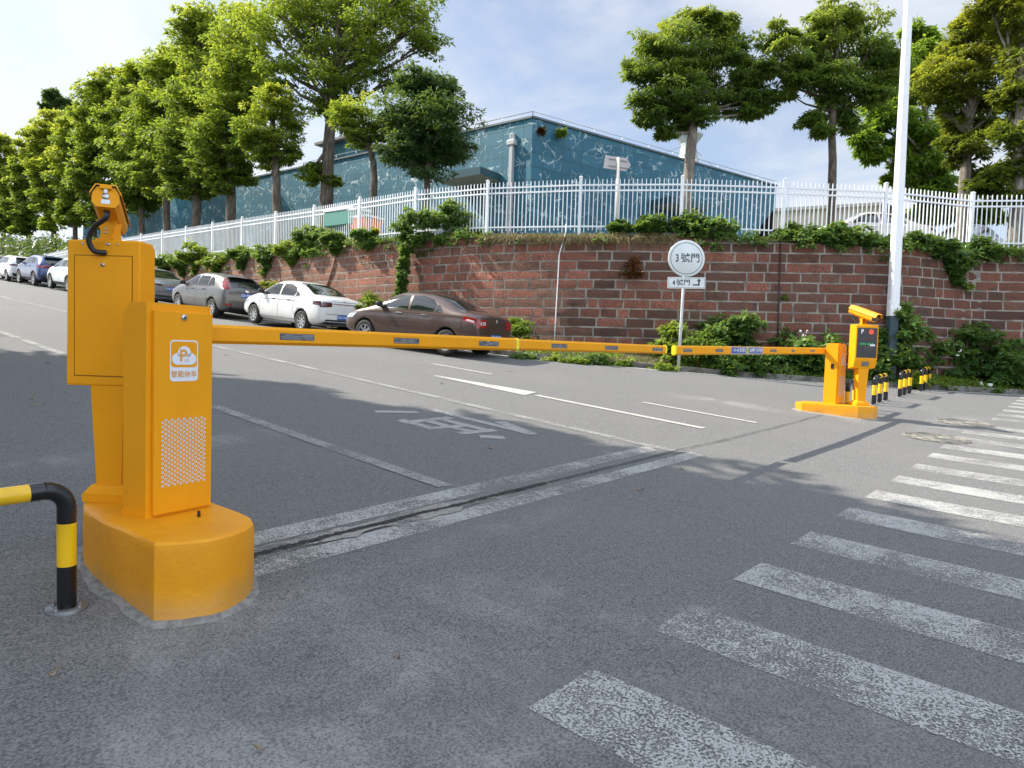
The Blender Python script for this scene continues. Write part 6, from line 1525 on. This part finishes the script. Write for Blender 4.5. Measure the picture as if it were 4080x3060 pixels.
bush('shrub', 'thin upright weed between the lamp pole and the big dark bush', 'shrub', G1, [(3680, 1350, 22), (3670, 1400, 35), (3700, 1430, 40), (3660, 1450, 35), (3740, 1400, 30)], 18.5, F_SHRUB, seed=57, n=60, ll=.11, lw=.05)
bush('shrub', 'big dark green bush by the kerb near the right edge', 'shrub', G1, [(3860, 1340, 50), (3900, 1360, 60), (3840, 1400, 70), (3930, 1420, 70), (3790, 1420, 50), (3870, 1470, 70), (3960, 1480, 55), (3800, 1480, 55), (3750, 1450, 45), (3850, 1500, 40)], 18.9, F_SHRUB, seed=58, n=80, ll=.11, lw=.06, per=10, tsh=-.05)
bush('shrub', 'dark bush cut by the right edge of the picture', 'shrub', G1, [(4030, 1400, 50), (4060, 1440, 60), (4000, 1450, 50), (4070, 1500, 60), (4010, 1510, 45)], 18.2, F_SHRUB, seed=59, n=80, ll=.11, lw=.06, tsh=-.05)
bush('shrub', 'low weeds right behind the brown car', 'shrub', G1, [(2050, 1330, 32), (2085, 1310, 35), (2030, 1380, 30), (2100, 1370, 35), (2065, 1290, 22)], 19.2, F_WEED, seed=60, n=60, ll=.10, lw=.04)
bush('shrub', 'pale green weeds at the wall foot between the white and the brown car', 'shrub', G1, [(1440, 1230, 40), (1490, 1220, 45), (1540, 1230, 35), (1400, 1250, 30), (1580, 1250, 30), (1470, 1190, 25)], 21., F_WEED, seed=61, n=70, ll=.10, lw=.04, tsh=.25)
bush('shrub', 'yellowish weeds at the wall foot behind the grey hatchback', 'shrub', G1, [(1040, 1160, 25), (1075, 1150, 28), (1110, 1160, 25), (1060, 1190, 25)], 26.5, F_WEED, seed=62, n=60, ll=.12, lw=.06, tsh=.35)
for i, (a, b, r, lb) in enumerate(((2080, 1430, 30, 'low green weed clump just right of the brown car tail'), (2180, 1450, 32, 'low weed clump under the boom, left one of the row on the verge'), (2270, 1440, 34, 'low weed clump right of the white cable pipe'), (2350, 1440, 38, 'bushy low weed clump under the middle of the boom'), (2440, 1450, 38, 'round low weed clump left of the dry grass patch'), (2640, 1470, 42, 'light green clump left of the gate sign foot'), (3110, 1500, 30, 'small weed clump on the verge below the flowering shrub'), (3780, 1530, 22, 'small weed tuft growing out of the kerb behind the last hoop barrier'), (3650, 1520, 30, 'weed clump on the kerb behind the middle hoop barrier'), (3950, 1560, 20, 'tiny weed tuft in the gutter near the right edge'))):
    bush('weed', lb, 'weed', 'low weeds along the road edge', [(a, b, r), (a+r*.9, b+6, r*.8), (a-r*.9, b+8, r*.75), (a+r*.2, b+r*.6, r*.7)], 17.5 if a < 3700 else 17.9, F_WEED if i % 3 else F_SHRUB, seed=70+i, n=55, ll=.09, lw=.045, per=7, tsh=.1+.08*(i % 3))
# clumps hanging over the wall edge
G2_ = 'creepers hanging over the wall top'
bush('creeper', 'biggest dark creeper clump over the wall edge, left of the dry grass', 'creeper', G2_, [(1620, 880, 55), (1680, 900, 60), (1600, 930, 50), (1780, 870, 60), (1850, 880, 50), (1820, 930, 55), (1720, 870, 50), (1660, 960, 35), (1620, 990, 25), (1760, 960, 30), (1740, 1000, 18), (1890, 930, 30), (1800, 830, 40), (1612, 1020, 13), (1615, 1040, 11), (1606, 1060, 12), (1610, 1080, 10), (1601, 1100, 11), (1606, 1120, 9), (1598, 1140, 10), (1600, 1160, 8), (1594, 1180, 9), (1790, 1000, 10), (1782, 1025, 8), (1240, 1010, 12)], 21.6, F_SHRUB, seed=81, n=70, ll=.11, lw=.07, onground=False, tsh=.22)
cl = [(1240, 940, 50, 'creeper clump above the gap between the white and the grey car'), (1160, 985, 45, 'light green creeper clump above the white sedan'), (1065, 1010, 42, 'creeper clump at the wall top above the grey hatchback tail'), (1200, 1010, 28, 'narrow creeper hanging low above the white sedan roof'), (960, 1010, 36, 'creeper clump above the grey hatchback roof'), (860, 1040, 42, 'reddish tipped creeper clump above the grey hatchback front'), (770, 1010, 46, 'bright yellow green creeper clump near the camera column'), (725, 1050, 30, 'creeper trailing down above the silver sedan'), (650, 1040, 34, 'creeper clump touching the right side of the camera column'),
      (1330, 950, 32, 'small creeper clump over the slanting brown pipe'), (1450, 930, 34, 'creeper clump left of the biggest dark one')]
for i, (a, b, r, lb) in enumerate(cl):
    D = {0: 26.3, 1: 27.3, 2: 28.6, 3: 27., 4: 30., 5: 31.5, 6: 33., 7: 34., 8: 35.3, 9: 25., 10: 23.8}[i]
    bush('creeper', lb, 'creeper', G2_, [(a, b, r), (a-r*.8, b+r*.2, r*.7), (a+r*.8, b+r*.1, r*.7), (a+r*.1, b+r*.9, r*.5), (a+r*.2, b+r*1.4, r*.3)], D-.5, F_WEED if i in (1, 5, 6) else F_SHRUB, seed=100+i, n=60, ll=.13, lw=.085, per=8, onground=False, tsh=.28)
cl = [(2600, 890, 45, 19.3, 'leafy clump at the fence foot left of the round sign'), (2760, 890, 55, 19.1, 'light green clump at the fence foot above the round sign'), (2860, 910, 50, 19., 'clump at the fence foot right of the round sign'), (3150, 930, 45, 18.7, 'creeper clump at the start of the joint line'), (3230, 950, 50, 18.6, 'broad ivy clump over the wall edge, below the slim trunk'), (3330, 930, 60, 18.5, 'tall ivy clump in front of the cream white car'), (3410, 950, 45, 18.5, 'ivy clump left of the lamp pole at the wall top'), (3510, 960, 42, 18.5, 'narrow ivy clump left beside the lamp pole'), (3650, 960, 42, 18.6, 'ivy clump right beside the lamp pole'), (3740, 980, 48, 18.7, 'ivy clump in front of the silver car'), (3800, 1030, 50, 18.8, 'ivy hanging lowest over the wall near the right edge'), (3900, 990, 52, 19.2, 'bushy ivy mound right of the hanging ivy'), (3990, 1010, 45, 19.7, 'ivy mound near the right picture edge'), (4060, 1030, 45, 20., 'ivy clump cut by the right picture edge'), (2470, 900, 26, 19.5, 'small seedling at the post of the direction sign')]
for i, (a, b, r, D, lb) in enumerate(cl):
    bush('ivy', lb, 'ivy', G2_, [(a, b, r), (a-r*.8, b+r*.3, r*.7), (a+r*.8, b+r*.25, r*.7), (a+r*.1, b+r*.6, r*.6)]+([(a+5, b+60, 30), (a+3, b+90, 20)] if 'lowest' in lb else []), D, F_SHRUB, seed=130+i, n=65, ll=.11, lw=.085, per=9, onground=False, tsh=-.05 if i > 7 else .08)
bush('dry_fern', 'reddish dry fern growing out of the wall joints left of the round sign', 'fern', None, [(2520, 1060, 22), (2510, 1090, 22), (2540, 1085, 18), (2530, 1040, 14)], 19., F_RED, seed=160, n=40, ll=.16, lw=.03, onground=False, per=6)
for i, (a, b, r, D, lb) in enumerate(((1050, 1090, 16, 28., 'small green fern on the wall above the white sedan bonnet'), (3372, 1070, 20, 18.7, 'small fern on the wall between the slim trunk and the lamp pole'), (3320, 1115, 14, 18.7, 'tiny weed in a wall joint left of the small fern'), (3110, 1180, 16, 18.7, 'light green sprout along the black line on the wall'), (2150, 525, 9, 34.2, 'left one of two plants rooting in the teal cladding near its top corner'), (2235, 530, 12, 34.6, 'right one of two plants rooting in the teal cladding near its top corner'), (3855, 1150, 12, 18.9, 'tiny weed on the wall right of the lamp pole'))):
    bush('wall_plant', lb, 'plant', 'small plants growing on walls', [(a, b, r), (a+r*.4, b-r*.8, r*.7)], D, F_RED if i == 4 else F_WEED, seed=170+i, n=40, ll=.12 if D < 30 else .25, lw=.035 if D < 30 else .06, onground=False, per=5, droop=.8)

# grass: one mesh of thin blades per stretch (uncountable)
def blades(name, pts, hgt, w, mat, label, seed, dirf=None, spread=.35, tint=.4):
    rg = np.random.default_rng(seed); P = np.array(pts); N = len(P); h = hgt*rg.uniform(.4, 1.3, N)
    d = rg.normal(size=(N, 3))*spread+np.array([0, 0, 1.]); 
    if dirf is not None: d = d+np.array(dirf)
    d /= np.linalg.norm(d, axis=1)[:, None]; s = np.cross(d, rg.normal(size=(N, 3))); s /= np.linalg.norm(s, axis=1)[:, None]
    bend = rg.normal(size=(N, 3))*.35; bend[:, 2] = -.35
    A = P-s*w/2; Bq = P+s*w/2; Cq = P+d*(h*.6)[:, None]+s*w*.35; Dq = P+d*(h*.6)[:, None]-s*w*.35; T = P+d*(h*.9)[:, None]+bend*(h*.4)[:, None]
    V = np.stack([A, Bq, Cq, Dq, T], 1).reshape(-1, 3).astype(np.float32)
    me = bpy.data.meshes.new(name); fs = []
    idx = np.arange(N)*5
    me.vertices.add(N*5); me.vertices.foreach_set('co', V.ravel())
    lp = np.stack([idx, idx+1, idx+2, idx+3, idx+3, idx+2, idx+4], 1).ravel().astype(np.int32)
    me.loops.add(len(lp)); me.loops.foreach_set('vertex_index', lp); me.polygons.add(N*2)
    ls = np.stack([np.arange(N)*7, np.arange(N)*7+4], 1).ravel().astype(np.int32); lt = np.tile([4, 3], N).astype(np.int32)
    me.polygons.foreach_set('loop_start', ls); me.polygons.foreach_set('loop_total', lt); me.update(calc_edges=True)
    t = np.clip(tint+rg.normal(size=N)*.25, 0, 1); at = me.attributes.new('tint', 'FLOAT', 'POINT'); at.data.foreach_set('value', np.repeat(t, 5).astype(np.float32))
    o = link(name, me, None, mat); tag(o, label, 'grass', kind='stuff'); return o
rg = np.random.default_rng(7)
ua = path_u(1900, 930)[0]; ub = path_u(2700, 930)[0]; ulo, uhi = min(ua, ub), max(ua, ub)
def toppts(u0, u1, n, inn=.3, outn=.0, zoff=0.):
    out = []
    for q in range(n):
        u = rg.uniform(u0, u1); p, nn = at(u); o_ = rg.uniform(-inn, outn); b = p+nn*(.40+o_); out.append((b.x, b.y, wtop(p.z)+.02+zoff+(.14 if o_ < -.3 else 0)*0))
    return out
pts = toppts(ulo, uhi, 5200, .55, .03); blades('dry_grass', pts, .17, .012, F_DRY, 'dry straw coloured grass fringe on the wall top in the middle', 8, tint=.45, spread=.6)
pts = [(a, b, c) for a, b, c in toppts(ulo, uhi, 3000, .03, .06)]; nn = at((ulo+uhi)/2)[1]
blades('hanging_grass', pts, .30, .010, F_DRY, 'dead grass hanging over the top course of the wall', 9, dirf=(nn.x*.5, nn.y*.5, -1.9), tint=.3, spread=.4)
pts = toppts(ulo-1, uhi+1, 1500, .7, -.25); blades('green_grass', pts, .22, .014, F_GRASS, 'green grass between the dry fringe and the fence', 10)
pts = toppts(uhi, min(ULEN, uhi+34), 9000, .6, .06); blades('wall_top_grass', pts, .24, .016, F_GRASS, 'mixed green grass along the left part of the wall top', 11, tint=.5)
pts = toppts(3, ulo, 5000, .5, .06); blades('shaded_grass', pts, .18, .014, F_GRASS, 'short green grass along the right part of the wall top', 12, tint=.25)
# continuous creeper mat between the named clumps, and its trailing leaves
C = []; RX = []
for q in range(520):
    u = rg.uniform(4, ULEN-6)
    if ulo+.3 < u < uhi-.3 and rg.random() < .88: continue
    p, nn = at(u); z = wtop(p.z)+rg.uniform(-.22, .16) - (rg.random() < .12)*rg.uniform(.1, .5); b = p+nn*(.40+rg.uniform(-.12, .1)); C.append((b.x, b.y, z)); RX.append(rg.uniform(.10, .26))
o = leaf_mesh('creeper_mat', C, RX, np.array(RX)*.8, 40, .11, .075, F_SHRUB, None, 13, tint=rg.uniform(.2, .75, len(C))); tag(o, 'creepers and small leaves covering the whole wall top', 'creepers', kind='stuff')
# verge cover: low leaves, dry litter, straw patch
C = []; RX = []; PT = []; DR = []
for q in range(2600):
    i = rg.integers(40, len(rows)-1); r = rows[i]; k = rg.uniform(0, NV-.001); j = int(k); f = k-j
    x = r[j][0]+(r[j+1][0]-r[j][0])*f; y = r[j][1]+(r[j+1][1]-r[j][1])*f; z = r[j][2]+(r[j+1][2]-r[j][2])*f
    q1 = math.hypot(x-pix(2560, 1440, 18).x, y-pix(2560, 1440, 18).y)
    if q1 < 1.0: continue
    if rg.random() < .42: C.append((x, y, z+.05)); RX.append(rg.uniform(.07, .20))
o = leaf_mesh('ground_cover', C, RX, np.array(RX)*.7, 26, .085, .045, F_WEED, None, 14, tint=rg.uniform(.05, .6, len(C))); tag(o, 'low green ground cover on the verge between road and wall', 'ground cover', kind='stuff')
for q in range(16000):
    i = rg.integers(30, len(rows)-1); r = rows[i]; k = rg.uniform(0, NV-.001); j = int(k); f = k-j; i2 = min(i+1, len(rows)-1); g = rg.random()
    A = [r[j][a]+(r[j+1][a]-r[j][a])*f for a in range(3)]; r2 = rows[i2]; B_ = [r2[j][a]+(r2[j+1][a]-r2[j][a])*f for a in range(3)]
    (PT if rg.random() < .6 else DR).append([A[a]+(B_[a]-A[a])*g for a in range(3)])
blades('verge_grass', PT, .16, .012, F_GRASS, 'grass on the verge at the foot of the wall', 15, tint=.35)
blades('straw_litter', DR, .12, .012, F_DRY, 'straw and dry litter on the verge', 16, tint=.4, spread=2.2)
# white flower heads
for i, (a, b) in enumerate(((3187, 1320), (3215, 1318), (3182, 1358), (3203, 1338), (3228, 1354), (3816, 1417), (3825, 1398), (3650, 1447))):
    p = pix(a, b, 17.8); zg = gz(p.x, p.y)+.2
    e = empty('white_flower', (p.x, p.y, zg), 0, ['highest left white flower beside the far barrier cabinet', 'highest right white flower beside the far barrier cabinet', 'lowest left white flower of the group by the far cabinet', 'middle white flower of the group by the far cabinet', 'lowest right white flower of the group by the far cabinet', 'lower white flower in front of the big dark bush', 'taller white flower in front of the big dark bush', 'lone white flower above the middle hoop barrier'][i], 'flower', 'white flowers among the weeds')
    m = MB(); m.tube([(0, 0, 0), (.02, .01, (p.z-zg)*.6), (0, 0, p.z-zg)], [.006, .005, .004], 5); m.build('stem', F_WEED, e)
    m = MB()
    for q in range(9): m.disc((rg.normal()*.02, rg.normal()*.02, p.z-zg+rg.normal()*.012), .018, rg.normal(size=3)+np.array([0, 0, 1]), 6)
    m.build('flower_head', M_WHITE, e)
# litter on the far verge
for i, (a, b, lb) in enumerate(((3945, 1519, 'crumpled white paper scrap, larger one behind the kerb'), (3910, 1516, 'crumpled white paper scrap, smaller one behind the kerb'))):
    p = pix(a, b, 18.0); m = MB(); vs = [Vector(rg.normal(size=3)).normalized()*rg.uniform(.05, .09) for _ in range(14)]
    bm = bmesh.new(); [bm.verts.new(v) for v in vs]; bmesh.ops.convex_hull(bm, input=bm.verts); me = bpy.data.meshes.new('paper'); bm.to_mesh(me); bm.free()
    o = link('paper_scrap', me, None, M_WHITE); o.location = (p.x, p.y, gz(p.x, p.y)+.2); tag(o, lb, 'litter')
# fallen leaves on the road
M_LEAFD = simple('dead_leaf', (.30, .22, .14), .8, var=.4, vscale=20)
lf = [(2713, 1870, 'curled dead leaf between the stop line and the crosswalk'), (2545, 1955, 'pale dead leaf on the open asphalt left of the crosswalk'), (1953, 1787, 'dead leaf between the worn road letters and the stop line'), (160, 1614, 'dead leaf on the road far left, beside the camera column'), (128, 1602-12, 'small dead leaf behind the camera column on the left'), (190, 1450, 'tiny dead leaf on the road left of the yellow column'), (905, 1416, 'grey dead leaf just under the near boom'), (1760, 1530, 'tiny leaf near the white arrow tip'), (2030, 1300+180, 'tiny leaf on the sunlit lane'), (1585, 2626, 'tiny reddish leaf crumb in the lower middle of the picture'), (218, 2400+295, 'reddish leaf in the lower left foreground'), (1030, 2690+312, 'small leaf at the bottom edge'), (2500, 1480, 'tiny leaf on the sunlit lane near the edge line')]
for i, (a, b, lb) in enumerate(lf):
    d = pix(a, b, 1)-CP; t = .5
    while t < 60 and CP.z+d.z*t > gz(d.x*t, d.y*t): t += .01
    x, y = d.x*t, d.y*t; s = .07 if t > 12 else .022 if b > 2500 else .05
    me = bpy.data.meshes.new('leaf'); n = 5
    vs = []; 
    for k in range(n+1):
        u = k/n; w = math.sin(math.pi*min(1, u*1.05+.02))*.32
        for v in (-1, 0, 1): vs.append(((u-.5)*s*2, v*w*s, .006+abs(v)*.010*math.sin(u*5+i)+.012*(u-.5)**2*4))
    me.from_pydata(vs, [], [(k*3+j, k*3+j+1, k*3+j+4, k*3+j+3) for k in range(n) for j in range(2)])
    o = link('fallen_leaf', me, None, M_LEAFD); o.location = (x, y, gz(x, y)+.004); o.rotation_euler = (.05, -.03, i*1.9); tag(o, lb, 'leaf', 'fallen leaves on the road')
